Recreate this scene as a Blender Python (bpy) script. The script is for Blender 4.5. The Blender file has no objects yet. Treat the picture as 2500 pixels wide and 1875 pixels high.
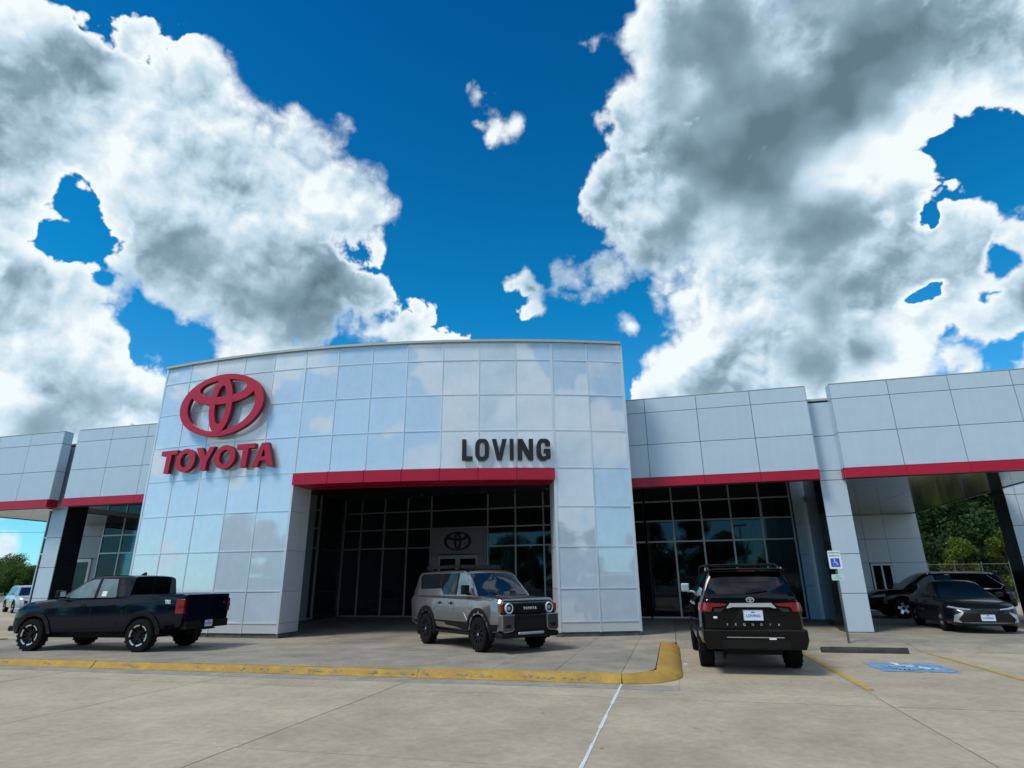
import bpy, bmesh, math, random
import numpy as np
from mathutils import Vector, Matrix
from mathutils.bvhtree import BVHTree
from mathutils.geometry import tessellate_polygon, delaunay_2d_cdt
random.seed(7); np.random.seed(7)
R = math.radians
sc = bpy.context.scene
COL = sc.collection

# ------------------------------------------------------------------ camera
FPX, PIT, ROL, ANG, EYE = 1440.262, 0.324375929, -0.0101229596, -0.248099244, 1.531
def _dir(a, b):
    cr, sr = math.cos(ROL), math.sin(ROL)
    X = a*cr - b*sr; U = a*sr + b*cr
    c, s = math.cos(PIT), math.sin(PIT)
    d = (X, c - U*s, s + U*c)
    e = (math.cos(ANG), math.sin(ANG)); n = (-e[1], e[0])
    return Vector((d[0]*e[0] + d[1]*e[1], d[0]*n[0] + d[1]*n[1], d[2]))
fwd = _dir(0, 0); rgt = _dir(1, 0) - fwd; upv = _dir(0, 1) - fwd
M = Matrix((rgt, upv, -fwd)).transposed().to_4x4()
M.translation = (0, 0, EYE)
cam = bpy.data.cameras.new('camera'); camo = bpy.data.objects.new('camera', cam); COL.objects.link(camo)
camo.matrix_world = M
cam.sensor_width = 36; cam.lens = FPX/2500*36; cam.clip_start = 0.1; cam.clip_end = 3000
sc.camera = camo

# ------------------------------------------------------------------ world
SUN_EL, SUN_DIR = 54.0, Vector((-0.52, -0.62))      # sun stands behind the camera, to its left
az = math.atan2(SUN_DIR.y, SUN_DIR.x)
sunv = Vector((math.cos(az)*math.cos(R(SUN_EL)), math.sin(az)*math.cos(R(SUN_EL)), math.sin(R(SUN_EL))))
world = bpy.data.worlds.new('World'); sc.world = world; world.use_nodes = True
nt = world.node_tree; nt.nodes.clear(); N = nt.nodes; Lk = nt.links
def nd(t, **k):
    n = N.new(t)
    for a, b in k.items(): setattr(n, a, b)
    return n
def mth(op, a, b=None, c=None, clamp=False):
    n = nd('ShaderNodeMath', operation=op, use_clamp=clamp)
    for i, v in enumerate((a, b, c)):
        if v is None: continue
        if isinstance(v, (int, float)): n.inputs[i].default_value = v
        else: Lk.new(v, n.inputs[i])
    return n.outputs[0]
def vmt(op, a, b=None, scale=None):
    n = nd('ShaderNodeVectorMath', operation=op)
    for i, v in enumerate((a, b)):
        if v is None: continue
        if isinstance(v, (tuple, Vector)): n.inputs[i].default_value = tuple(v)
        else: Lk.new(v, n.inputs[i])
    if scale is not None: n.inputs['Scale'].default_value = scale
    return n.outputs['Value'] if op in ('DISTANCE', 'DOT_PRODUCT', 'LENGTH') else n.outputs[0]
def noise(vec, sc_, det=6, rough=.55, col=False, **k):
    n = nd('ShaderNodeTexNoise', **k); Lk.new(vec, n.inputs['Vector'])
    n.inputs['Scale'].default_value = sc_; n.inputs['Detail'].default_value = det; n.inputs['Roughness'].default_value = rough
    return n.outputs['Color' if col else 'Fac']
def mr(v, a, b, c=0., d=1., smooth=True):
    n = nd('ShaderNodeMapRange', interpolation_type='SMOOTHSTEP' if smooth else 'LINEAR')
    if isinstance(v, (int, float)): n.inputs[0].default_value = v
    else: Lk.new(v, n.inputs[0])
    for i, x in enumerate((a, b, c, d)): n.inputs[i+1].default_value = x
    return n.outputs[0]
def mixc(f, a, b, mode='MIX'):
    n = nd('ShaderNodeMix', data_type='RGBA', blend_type=mode)
    for s, v in ((n.inputs[0], f), (n.inputs[6], a), (n.inputs[7], b)):
        if isinstance(v, (int, float)): s.default_value = v
        elif isinstance(v, tuple): s.default_value = v if len(v) == 4 else (*v, 1)
        else: Lk.new(v, s)
    return n.outputs[2]
sky = nd('ShaderNodeTexSky', sky_type='NISHITA', sun_disc=False)
sky.sun_elevation = R(SUN_EL); sky.sun_rotation = math.atan2(sunv.x, sunv.y)
sky.air_density = 1.0; sky.dust_density = 0.1; sky.ozone_density = 1.0
D = vmt('NORMALIZE', nd('ShaderNodeTexCoord').outputs['Generated'])
zc = nd('ShaderNodeSeparateXYZ'); Lk.new(D, zc.inputs[0])
blue = mixc(1.0, sky.outputs[0], mixc(mr(zc.outputs[2], .42, .85, smooth=False), mixc(mr(zc.outputs[2], .06, .42, smooth=False), (.38, .95, 1.28), (.03, .84, 1.20)), (.0, .47, .90)), 'MULTIPLY')
warp = vmt('SUBTRACT', noise(D, 6.0, 5, .6, True), (.5, .5, .5))
Dw = vmt('ADD', D, vmt('SCALE', warp, scale=.10))
# the clouds of this afternoon, one entry per billow: a direction in the sky and an angular radius
CL = [(60,200,190),(200,250,190),(120,120,70),(0,330,130),(330,300,150),(420,215,105),(480,380,190),(600,420,150),(690,330,62),
 (740,440,100),(795,470,55),(560,560,190),(430,500,150),(650,620,140),(560,710,140),(760,630,70),(10,470,90),(500,790,80),
 (70,640,100),(190,640,55),(60,780,170),(210,800,130),(300,840,90),(120,900,160),(345,880,60),(-80,560,110),(-90,200,200),(-60,980,150),
 (870,725,75),(960,745,52),(800,770,55),(1062,248,44),(1108,256,28),(1020,200,26),(1520,60,150),(1580,140,180),(1800,200,300),
 (1430,230,110),(1365,395,85),(1500,400,200),(1700,500,270),(1420,560,75),(1295,590,58),(1228,588,42),(1160,622,36),(1560,620,120),
 (1490,680,70),(1470,790,70),(1600,780,170),(1800,760,210),(1950,590,170),(2080,80,150),(2212,130,110),(2060,545,110),
 (2165,500,75),(2140,690,80),(2230,640,80),(1350,712,26),(1430,860,50),(2060,800,60),(2230,790,70),(1300,80,28),(1985,300,45),
 (1800,-250,300),(2350,300,200),(2400,700,220),(-250,500,260),(-200,1000,150),(30,1205,38),(75,1225,25),(1980,930,120),(1500,-200,200)]
HOLES = [(335,690,60),(400,755,45),(150,440,40),(192,520,44),(105,500,26),(2110,330,75),(2190,400,60),(2165,575,28),(1345,20,10),(240,600,30),(2010,470,20),(1985,640,16)]
k = 1/.8848
def pix(x, y): return _dir((x*k - 1250)/FPX, -(y*k - 937.5)/FPX).normalized()
F = None
for x, y, r in CL:
    c = pix(x, y); rr = ((pix(x + r, y) - c).length + (pix(x, y + r) - c).length)/2
    am = min(1., max(.34, r/110)); v = mth('MULTIPLY_ADD', vmt('DISTANCE', Dw, c), -am/(rr*1.12), am)
    if F is None: F = v
    else:
        n = nd('ShaderNodeMath', operation='SMOOTH_MAX'); Lk.new(F, n.inputs[0]); Lk.new(v, n.inputs[1]); n.inputs[2].default_value = .30
        F = n.outputs[0]
for x, y, r in HOLES:
    c = pix(x, y); rr = (pix(x + r, y) - c).length
    v = mth('MULTIPLY_ADD', vmt('DISTANCE', Dw, c), .34/rr, -.44)
    n = nd('ShaderNodeMath', operation='SMOOTH_MIN'); Lk.new(F, n.inputs[0]); Lk.new(v, n.inputs[1]); n.inputs[2].default_value = .3
    F = n.outputs[0]
# cumulus over the rest of the sky
gen = mth('MULTIPLY_ADD', noise(D, 2.6, 3, .5), 5.5, -2.75)
fr = vmt('DOT_PRODUCT', D, tuple(fwd.normalized()))
F = nd('ShaderNodeMix', data_type='FLOAT').outputs[0] if False else F
mx = nd('ShaderNodeMix', data_type='FLOAT'); Lk.new(mr(fr, .50, .66), mx.inputs[0]); Lk.new(gen, mx.inputs[2]); Lk.new(F, mx.inputs[3]); F = mx.outputs[0]
def relief(vec):
    fb = noise(vec, 6.0, 7, .58)
    bl = mth('ABSOLUTE', mth('MULTIPLY_ADD', noise(vec, 10.0, 2, .5), 2.0, -1.0))     # billowed lumps
    bl2 = mth('ABSOLUTE', mth('MULTIPLY_ADD', noise(vmt('ADD', vec, (3.1, 1.7, .4)), 27.0, 3, .55), 2.0, -1.0))
    return mth('ADD', mth('MULTIPLY', fb, .70), mth('ADD', mth('MULTIPLY', bl, .75), mth('MULTIPLY', bl2, .34)))
wf = vmt('SUBTRACT', noise(D, 22.0, 4, .6, True), (.5, .5, .5))
Df = vmt('ADD', D, vmt('SCALE', wf, scale=.018))
ldir = Vector((-.35, -.35, .85)).normalized()
r0 = relief(Df); r1 = relief(vmt('ADD', Df, tuple(ldir*.016)))
def low(v): return noise(v, 4.2, 3, .52)
lo0 = low(Df); lo1 = low(vmt('ADD', Df, tuple(ldir*.07)))
den = mth('ADD', F, mth('MULTIPLY_ADD', r0, 1.25, -.62))
soft = mr(noise(D, 3.3, 2, .5), .40, .60, .07, .45)
covn = nd('ShaderNodeMapRange', interpolation_type='SMOOTHSTEP'); Lk.new(den, covn.inputs[0]); covn.inputs[1].default_value = .0; Lk.new(soft, covn.inputs[2])
cov = covn.outputs[0]
# the thick, shaded parts of each cloud
DK = [(430,540,200,.22),(580,650,180,.27),(720,560,90,.20),(660,720,110,.28),(140,330,130,.22),(330,400,90,.2),(40,620,80,.26),(205,870,120,.28),(90,920,90,.26),
 (1540,120,160,.52),(1640,330,220,.66),(1560,200,170,.56),(1900,100,180,.46),(1800,260,190,.50),(1480,500,90,.34),(1790,650,110,.40),(1740,770,130,.42),(1900,740,80,.5),(1960,420,60,.3),(1760,480,150,.6),(1850,-150,250,.5)]
G = None
for x, y, r, s in DK:
    c = pix(x, y); rr = (pix(x + r, y) - c).length*1.25
    v = mth('MULTIPLY', mth('MULTIPLY_ADD', vmt('DISTANCE', Dw, c), -1/rr, 1.0, clamp=True), s*1.9)
    if G is None: G = v
    else:
        n = nd('ShaderNodeMath', operation='SMOOTH_MAX'); Lk.new(G, n.inputs[0]); Lk.new(v, n.inputs[1]); n.inputs[2].default_value = .35; G = n.outputs[0]
G = mth('MINIMUM', G, 1.0)
gsh = nd('ShaderNodeMix', data_type='FLOAT'); Lk.new(mr(fr, .50, .66), gsh.inputs[0]); Lk.new(mr(F, .2, 1.6, 0, .6), gsh.inputs[2]); Lk.new(G, gsh.inputs[3]); G = gsh.outputs[0]
shade = mth('ADD', mth('MULTIPLY', G, mth('MULTIPLY_ADD', lo0, .9, .42)), mr(F, .0, .9, .0, .17))
sm = mth('MULTIPLY', mth('SUBTRACT', r0, r1), mr(G, .0, .7, 1.3, .10))
lg = mth('MULTIPLY', mth('SUBTRACT', lo0, lo1), 2.5)
shade = mth('SUBTRACT', shade, mth('ADD', sm, lg))
shade = mth('MULTIPLY', mth('MAXIMUM', shade, .0), mr(den, .04, .40), clamp=True)
cr = nd('ShaderNodeValToRGB'); Lk.new(shade, cr.inputs[0])
el = cr.color_ramp.elements; el[0].color = (7.2, 7.75, 7.95, 1); el[0].position = 0.03; el[1].color = (1.0, 1.6, 2.0, 1); el[1].position = 1.0
e_ = el.new(.35); e_.color = (4.3, 5.6, 6.5, 1)
e_ = el.new(.65); e_.color = (2.0, 2.95, 3.6, 1)
pale = mixc(mr(zc.outputs[2], .0, .35, .30, .0), cr.outputs[0], (5.2, 6.8, 8.2))
bg = nd('ShaderNodeBackground'); bg.inputs['Strength'].default_value = 0.074
Lk.new(mixc(mth('MULTIPLY', cov, .985), blue, pale), bg.inputs['Color'])
wo = nd('ShaderNodeOutputWorld'); Lk.new(bg.outputs[0], wo.inputs[0])
world.cycles.sampling_method = 'MANUAL'; world.cycles.sample_map_resolution = 512

# ------------------------------------------------------------------ sun, exposure
sl = bpy.data.lights.new('sun', 'SUN'); sl.energy = 1.5; sl.angle = R(16); sl.color = (1, .955, .88)
so = bpy.data.objects.new('sun', sl); COL.objects.link(so); so.rotation_euler = (-sunv).to_track_quat('-Z', 'Y').to_euler()
sc.view_settings.view_transform = 'Standard'; sc.view_settings.look = 'None'
sc.view_settings.exposure = 0.78; sc.view_settings.gamma = 1.0; sc.view_settings.use_curve_mapping = False
sc.render.engine = 'CYCLES'; sc.cycles.max_bounces = 7; sc.cycles.diffuse_bounces = 3; sc.cycles.glossy_bounces = 4
sc.cycles.use_denoising = True
sc.cycles.sample_clamp_indirect = 6

# ------------------------------------------------------------------ materials
def mat(name, col, rough=.5, metal=0., coat=0., spec=.5, noise_amt=0., noise_sc=3., bump=0., bump_sc=40., tint=None, stain=0., stain_sc=.6, detail=6, aniso=None, coord='Object', rvar=0., pervar=0., streak=0., spots=0.):
    m = bpy.data.materials.new(name); m.use_nodes = True; t = m.node_tree; b = t.nodes['Principled BSDF']
    b.inputs['Base Color'].default_value = (*col, 1); b.inputs['Roughness'].default_value = rough
    b.inputs['Metallic'].default_value = metal; b.inputs['Coat Weight'].default_value = coat; b.inputs['Coat Roughness'].default_value = .03
    b.inputs['Specular IOR Level'].default_value = spec
    tc = t.nodes.new('ShaderNodeTexCoord')
    vec = tc.outputs[coord]
    if coord == 'World':
        pass
    def nz(s, d=detail, r=.6, stretch=None):
        src = vec
        if stretch:
            mp = t.nodes.new('ShaderNodeMapping'); mp.inputs['Scale'].default_value = stretch; t.links.new(vec, mp.inputs[0]); src = mp.outputs[0]
        n = t.nodes.new('ShaderNodeTexNoise'); t.links.new(src, n.inputs['Vector']); n.inputs['Scale'].default_value = s
        n.inputs['Detail'].default_value = d; n.inputs['Roughness'].default_value = r; return n.outputs['Fac']
    def rng(v, a, b_, c, d):
        n = t.nodes.new('ShaderNodeMapRange'); t.links.new(v, n.inputs[0])
        for i, x in enumerate((a, b_, c, d)): n.inputs[i+1].default_value = x
        return n.outputs[0]
    cur = None
    def mul(curr, fac_sock):
        n = t.nodes.new('ShaderNodeMix'); n.data_type = 'RGBA'; n.blend_type = 'MULTIPLY'; n.inputs[0].default_value = 1
        if curr is None: n.inputs[6].default_value = (*col, 1)
        else: t.links.new(curr, n.inputs[6])
        cb = t.nodes.new('ShaderNodeCombineColor')
        for i in range(3): t.links.new(fac_sock, cb.inputs[i])
        t.links.new(cb.outputs[0], n.inputs[7]); return n.outputs[2]
    if tint:
        n = t.nodes.new('ShaderNodeMix'); n.data_type = 'RGBA'; t.links.new(rng(nz(stain_sc, 8, .65, (1, 1, 1)), .35, .68, 0, 1), n.inputs[0])
        n.inputs[6].default_value = (*col, 1); n.inputs[7].default_value = (*tint, 1); cur = n.outputs[2]
    if noise_amt: cur = mul(cur, rng(nz(noise_sc), .25, .75, 1 - noise_amt, 1 + noise_amt))
    if stain: cur = mul(cur, rng(nz(stain_sc*2.3, 10, .7), .30, .72, 1 - stain, 1 + stain*.6))
    if streak: cur = mul(cur, rng(nz(5.0, 5, .6, (1.6, 1.6, .10)), .30, .75, 1 + streak*.4, 1 - streak))
    if spots:
        vo = t.nodes.new('ShaderNodeTexVoronoi'); t.links.new(vec, vo.inputs['Vector']); vo.inputs['Scale'].default_value = 1.1
        cur = mul(cur, rng(vo.outputs['Distance'], .015, .05, 1 - spots, 1))
    if pervar:
        oi = t.nodes.new('ShaderNodeObjectInfo'); cur = mul(cur, rng(oi.outputs['Random'], 0, 1, 1 - pervar, 1 + pervar))
    if cur is not None: t.links.new(cur, b.inputs['Base Color'])
    if rvar: t.links.new(rng(nz(noise_sc*1.7), .3, .7, rough - rvar, rough + rvar), b.inputs['Roughness'])
    if bump:
        bp = t.nodes.new('ShaderNodeBump'); bp.inputs['Strength'].default_value = bump; bp.inputs['Distance'].default_value = .01
        t.links.new(nz(bump_sc, 8, .65), bp.inputs['Height']); t.links.new(bp.outputs[0], b.inputs['Normal'])
    return m
# ------------------------------------------------------------------ helpers
def link(name, me, m=None, parent=None, loc=None, label=None, cat=None, group=None, kind=None, smooth=False):
    if m is not None:
        for x in (m if isinstance(m, (list, tuple)) else [m]): me.materials.append(x)
    o = bpy.data.objects.new(name, me); COL.objects.link(o)
    if parent is not None: o.parent = parent
    if loc is not None: o.location = loc
    if smooth and me is not None: smooth_mesh(me, smooth if smooth is not True else 35)
    tag(o, label, cat, group, kind); return o
def smooth_mesh(me, deg):
    for p in me.polygons: p.use_smooth = True
    try: me.set_sharp_from_angle(angle=R(deg))
    except Exception: pass
def tag(o, label=None, cat=None, group=None, kind=None):
    for kk, v in (('label', label), ('category', cat), ('group', group), ('kind', kind)):
        if v: o[kk] = v
    return o
def empty(name, loc=(0, 0, 0), rz=0, label=None, cat=None, group=None, kind=None, scale=1):
    o = bpy.data.objects.new(name, None); COL.objects.link(o); o.location = loc; o.rotation_euler = (0, 0, rz); o.scale = (scale,)*3
    o.empty_display_size = .3
    return tag(o, label, cat, group, kind)
class MB:
    def __init__(s): s.v = []; s.f = []
    def add(s, vs, fs):
        b = len(s.v); s.v += [tuple(v) for v in vs]; s.f += [tuple(i + b for i in f) for f in fs]; return s
    def box(s, x0, x1, y0, y1, z0, z1, M_=None):
        vs = [Vector(p) for p in ((x0,y0,z0),(x1,y0,z0),(x1,y1,z0),(x0,y1,z0),(x0,y0,z1),(x1,y0,z1),(x1,y1,z1),(x0,y1,z1))]
        if M_: vs = [M_ @ v for v in vs]
        return s.add(vs, [(0,3,2,1),(4,5,6,7),(0,1,5,4),(1,2,6,5),(2,3,7,6),(3,0,4,7)])
    def cyl(s, p0, p1, r0, r1=None, n=12, caps=True):
        r1 = r0 if r1 is None else r1; p0 = Vector(p0); p1 = Vector(p1); d = (p1 - p0).normalized()
        a = d.orthogonal().normalized(); b = d.cross(a)
        vs = [p0 + (a*math.cos(t) + b*math.sin(t))*r0 for t in [2*math.pi*i/n for i in range(n)]]
        vs += [p1 + (a*math.cos(t) + b*math.sin(t))*r1 for t in [2*math.pi*i/n for i in range(n)]]
        fs = [(i, (i+1) % n, n + (i+1) % n, n + i) for i in range(n)]
        if caps: fs += [tuple(range(n))[::-1], tuple(range(n, 2*n))]
        return s.add(vs, fs)
    def tube(s, pts, r, n=8):
        for a, b in zip(pts[:-1], pts[1:]): s.cyl(a, b, r, r, n)
        return s
    def lathe_y(s, prof, n=32, c=(0, 0, 0)):    # prof: (radius, y) around the y axis
        m = len(prof); vs = []
        for i in range(n):
            t = 2*math.pi*i/n
            for r, y in prof: vs.append((c[0] + r*math.cos(t), c[1] + y, c[2] + r*math.sin(t)))
        fs = []
        for i in range(n):
            j = (i+1) % n
            for q in range(m - 1): fs.append((i*m + q, i*m + q + 1, j*m + q + 1, j*m + q))
        return s.add(vs, fs)
    def prism(s, outer, holes=(), y0=0., y1=.1, M_=None):   # outline in x,z extruded along y
        loops = [list(outer)] + [list(h) for h in holes]
        flat = [p for l in loops for p in l]
        tri = tessellate_polygon([[Vector((p[0], p[1], 0)) for p in l] for l in loops])
        n = len(flat); vs = [Vector((p[0], y0, p[1])) for p in flat] + [Vector((p[0], y1, p[1])) for p in flat]
        fs = []
        for t in tri:
            fs.append(tuple(t)); fs.append(tuple(i + n for i in reversed(t)))
        o = 0
        for l in loops:
            q = len(l)
            for i in range(q): fs.append((o + i, o + (i+1) % q, o + (i+1) % q + n, o + i + n))
            o += q
        if M_: vs = [M_ @ v for v in vs]
        return s.add(vs, fs)
    def mesh(s, name):
        me = bpy.data.meshes.new(name); me.from_pydata([tuple(v) for v in s.v], [], s.f)
        bm = bmesh.new(); bm.from_mesh(me); bmesh.ops.recalc_face_normals(bm, faces=bm.faces); bm.to_mesh(me); bm.free(); return me
    def build(s, name, m=None, parent=None, smooth=False, **kw): return link(name, s.mesh(name), m, parent, smooth=smooth, **kw)
def bevel(o, w=.01, seg=1, deg=30):
    bm = bmesh.new(); bm.from_mesh(o.data)
    es = [e for e in bm.edges if len(e.link_faces) == 2 and e.calc_face_angle(0) > R(deg)]
    bmesh.ops.bevel(bm, geom=es, offset=w, segments=seg, profile=.6, affect='EDGES', clamp_overlap=True)
    bm.to_mesh(o.data); bm.free(); return o
def copy_tree(o, parent=None):
    c = o.copy(); COL.objects.link(c)
    if parent is not None: c.parent = parent
    for ch in list(o.children): copy_tree(ch, c)
    return c
def ell(cx, cz, a, b, n=48): return [(cx + a*math.cos(2*math.pi*i/n), cz + b*math.sin(2*math.pi*i/n)) for i in range(n)]
def rrect(x0, x1, z0, z1, r, n=6):
    p = []
    for cx, cz, a0 in ((x1 - r, z1 - r, 0), (x0 + r, z1 - r, 90), (x0 + r, z0 + r, 180), (x1 - r, z0 + r, 270)):
        for i in range(n + 1): a = R(a0 + 90*i/n); p.append((cx + r*math.cos(a), cz + r*math.sin(a)))
    return p
def text_mesh(body, size, ext=.001, off=0.):
    cu = bpy.data.curves.new('text', 'FONT'); cu.body = body; cu.size = size; cu.extrude = ext; cu.offset = off; cu.align_x = 'CENTER'; cu.align_y = 'CENTER'; cu.resolution_u = 3
    o = bpy.data.objects.new('text_tmp', cu); COL.objects.link(o)
    dg = bpy.context.evaluated_depsgraph_get(); me = bpy.data.meshes.new_from_object(o.evaluated_get(dg)); bpy.data.objects.remove(o); return me
def letters(glyph, w, h):   # outlines in a unit box, scaled to w x h
    P = {
     'T': ([(0,1),(1,1),(1,.80),(.655,.80),(.60,0),(.31,0),(.345,.80),(0,.80)], []),
     'L': ([(0,1),(.40,1),(.40,.19),(1,.19),(1,0),(0,0)], []),
     'V': ([(0,1),(.31,1),(.50,.33),(.69,1),(1,1),(.66,0),(.34,0)], []),
     'I': ([(0,1),(1,1),(1,0),(0,0)], []),
     'N': ([(0,1),(.32,1),(.72,.40),(.72,1),(1,1),(1,0),(.70,0),(.28,.62),(.28,0),(0,0)], []),
     'Y': ([(0,1),(.33,1),(.53,.60),(.72,1),(1,1),(.655,.36),(.655,0),(.365,0),(.365,.36)], []),
     'A': ([(.36,1),(.68,1),(1,0),(.70,0),(.635,.24),(.335,.24),(.265,0),(0,0)], [[(.39,.41),(.59,.41),(.495,.76)]]),
     'O': (ell(.5,.5,.5,.515,36), [ell(.5,.5,.25,.31,28)[::-1]]),
     'o': (rrect(0,1,-.01,1.01,.36,7), [rrect(.31,.69,.16,.84,.17,6)[::-1]]),
    }
    if glyph == 'g':
        o = []
        for a in range(28, 91, 12): o.append((.62+.38*math.cos(R(a)), .72+.29*math.sin(R(a))))
        for a in range(90, 181, 12): o.append((.38+.38*math.cos(R(a)), .64+.37*math.sin(R(a))))
        for a in range(180, 271, 12): o.append((.38+.38*math.cos(R(a)), .36+.37*math.sin(R(a))))
        o += [(.62,-.01),(.78,.05),(.99,.10),(.99,.53),(.52,.53),(.52,.37),(.69,.37),(.69,.20)]
        for a in range(260, 179, -16): o.append((.50+.19*math.cos(R(a)), .36+.20*math.sin(R(a))))
        for a in range(180, 60, -16): o.append((.50+.19*math.cos(R(a)), .66+.18*math.sin(R(a))))
        o += [(.69,.68),(.99,.68)]
        P['g'] = (o, [])
    out, ho = P[glyph]
    return [(x*w, z*h) for x, z in out], [[(x*w, z*h) for x, z in hh] for hh in ho]
# ------------------------------------------------------------------ shared materials
M_conc = mat('lot_concrete', (.455,.385,.275), .85, tint=(.38,.325,.24), stain_sc=.35, stain=.22, noise_amt=.16, noise_sc=11, bump=.25, bump_sc=90, coord='Object', pervar=.05, spots=.45)
M_walk = mat('walk_concrete', (.36,.31,.235), .85, tint=(.22,.21,.18), stain_sc=.5, stain=.30, noise_amt=.15, noise_sc=12, bump=.25, bump_sc=90, pervar=.08)
M_gut = mat('gutter_concrete', (.34,.315,.27), .88, tint=(.25,.235,.20), stain_sc=1.3, stain=.25, noise_amt=.2, noise_sc=14, bump=.3, bump_sc=80)
M_joint = mat('joint_dark', (.045,.042,.038), .9)
M_seal = mat('white_sealant', (.62,.66,.68), .7, noise_amt=.4, noise_sc=30)
M_yel = mat('yellow_kerb_paint', (.46,.29,.045), .8, tint=(.33,.20,.045), stain_sc=1.6, stain=.20, noise_amt=.16, noise_sc=30, bump=.5, bump_sc=45)
M_yl = mat('yellow_line_paint', (.58,.37,.06), .8, tint=(.40,.27,.09), stain_sc=3, stain=.3, noise_amt=.2, noise_sc=20)
M_blue = mat('blue_marking_paint', (.04,.27,.58), .75, tint=(.30,.36,.38), stain_sc=3.5, noise_amt=.35, noise_sc=12)
M_white = mat('white_paint', (.78,.80,.80), .6)
M_wmark = mat('white_marking_paint', (.70,.76,.80), .8, noise_amt=.25, noise_sc=10)
M_acm = mat('grey_aluminium_panel', (.48,.58,.66), .42, metal=.12, noise_amt=.035, noise_sc=2, spec=.4, pervar=.03, streak=.03)
M_acmd = mat('joint_backing', (.03,.045,.055), .8)  # dark backing behind the cladding, visible in the panel joints
M_red = mat('red_fascia_panel', (.40,.004,.030), .38, spec=.35, noise_amt=.06, noise_sc=2, pervar=.06)
M_sred = mat('red_sign_face', (.42,.006,.035), .35, spec=.4, noise_amt=.05)
M_sredd = mat('red_sign_return', (.16,.004,.016), .45)
M_black = mat('black_sign_face', (.008,.010,.012), .4, spec=.4)
M_tw = mat('white_backed_facade_glass', (.55,.65,.745), .035, spec=.9, coat=1.0, noise_amt=.05, noise_sc=3, stain=.05, stain_sc=1.2, pervar=.035, streak=.025)
M_tw.node_tree.nodes['Principled BSDF'].inputs['Coat IOR'].default_value = 1.85
M_mul = mat('pale_aluminium_frame', (.62,.68,.71), .35, metal=.3, spec=.5)
M_cap = mat('parapet_cap', (.40,.44,.42), .45, metal=.2)
M_rev = mat('white_reveal_panel', (.50,.52,.55), .5, noise_amt=.04, pervar=.04)
M_glass = mat('dark_tinted_glass', (.0025,.004,.005), .03, spec=.42)
def _tinted(m, col):
    t = m.node_tree; b = t.nodes['Principled BSDF']; tr = t.nodes.new('ShaderNodeBsdfTransparent'); tr.inputs[0].default_value = (*col, 1)
    gl = t.nodes.new('ShaderNodeBsdfGlossy'); gl.inputs['Roughness'].default_value = .02; gl.inputs[0].default_value = (.8,.9,1,1)
    f = t.nodes.new('ShaderNodeFresnel'); f.inputs[0].default_value = 1.38; mx = t.nodes.new('ShaderNodeMixShader')
    t.links.new(f.outputs[0], mx.inputs[0]); t.links.new(tr.outputs[0], mx.inputs[1]); t.links.new(gl.outputs[0], mx.inputs[2]); t.links.new(mx.outputs[0], t.nodes['Material Output'].inputs[0])
_tinted(M_glass, (.50,.60,.62))
M_wfr = mat('window_frame', (.46,.50,.50), .4, metal=.35)
M_span = mat('spandrel_glass', (.012,.026,.030), .12, spec=.35)
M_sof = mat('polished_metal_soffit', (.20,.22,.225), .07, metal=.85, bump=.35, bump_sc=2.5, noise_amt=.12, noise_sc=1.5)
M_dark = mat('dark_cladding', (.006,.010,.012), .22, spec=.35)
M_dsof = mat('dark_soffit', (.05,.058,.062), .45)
M_grey = mat('grey_wall_panel', (.30,.33,.36), .5, pervar=.05)
M_roof = mat('roof_membrane', (.30,.30,.29), .9, noise_amt=.1)
M_plinth = mat('weathered_plinth', (.13,.14,.14), .9, tint=(.06,.075,.075), stain_sc=2.2, stain=.4, noise_amt=.3, noise_sc=20, bump=.5)
M_door = mat('white_door_frame', (.55,.57,.57), .45)
M_galv = mat('green_grey_post', (.09,.13,.13), .5, metal=.3, noise_amt=.2)
M_stop = mat('dark_weathered_concrete', (.060,.060,.058), .9, tint=(.03,.03,.03), stain_sc=4, noise_amt=.35, noise_sc=25, bump=.8, bump_sc=60)
M_ground = mat('far_ground', (.20,.195,.175), .9, tint=(.13,.15,.09), stain_sc=.02, noise_amt=.2, noise_sc=.3)
M_wire = mat('cable', (.02,.025,.03), .6)

# ------------------------------------------------------------------ ground, lot, walks
LZ = -.135
def sheet(name, x0, x1, y0, y1, z, m, **kw):
    me = bpy.data.meshes.new(name); me.from_pydata([(x0,y0,z),(x1,y0,z),(x1,y1,z),(x0,y1,z)], [], [(0,1,2,3)]); return link(name, me, m, **kw)
sheet('ground', -900, 900, -900, 1400, LZ - .035, M_ground, kind='structure')
lot = sheet('parking_lot', -75, 75, -30, 11.4, LZ - .022, M_joint, kind='structure')
UJ = [-38.1 + 3.74*i for i in range(22)]            # joint lines across the lot
UJ = [-.98 + 3.76*i for i in range(-10, 11)]
VJ = [-12.7, -8.9, -5.1, -1.3, 2.5, 6.33, 10.06, 10.80]
for i in range(len(UJ) - 1):
    for j in range(len(VJ) - 1):
        g = .009
        b = MB(); dz = random.uniform(-.002, .002)
        b.box(UJ[i] + g, UJ[i+1] - g, VJ[j] + g, VJ[j+1] - g, LZ - .02, LZ + dz)
        b.build('slab', M_conc, lot)
for (x0, x1) in [(UJ[i], UJ[i+1]) for i in range(len(UJ) - 1)]:
    if x1 < 0: MB().box(x0 + .004, x1 - .004, 10.806, 11.36, LZ - .02, LZ + .003).build('gutter_slab', M_gut, lot)
    elif x0 < -.5: MB().box(x0 + .006, -.028, 10.806, 11.24, LZ - .02, LZ + .002).build('gutter_slab', M_gut, lot)
s_ = MB(); y = -6
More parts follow.
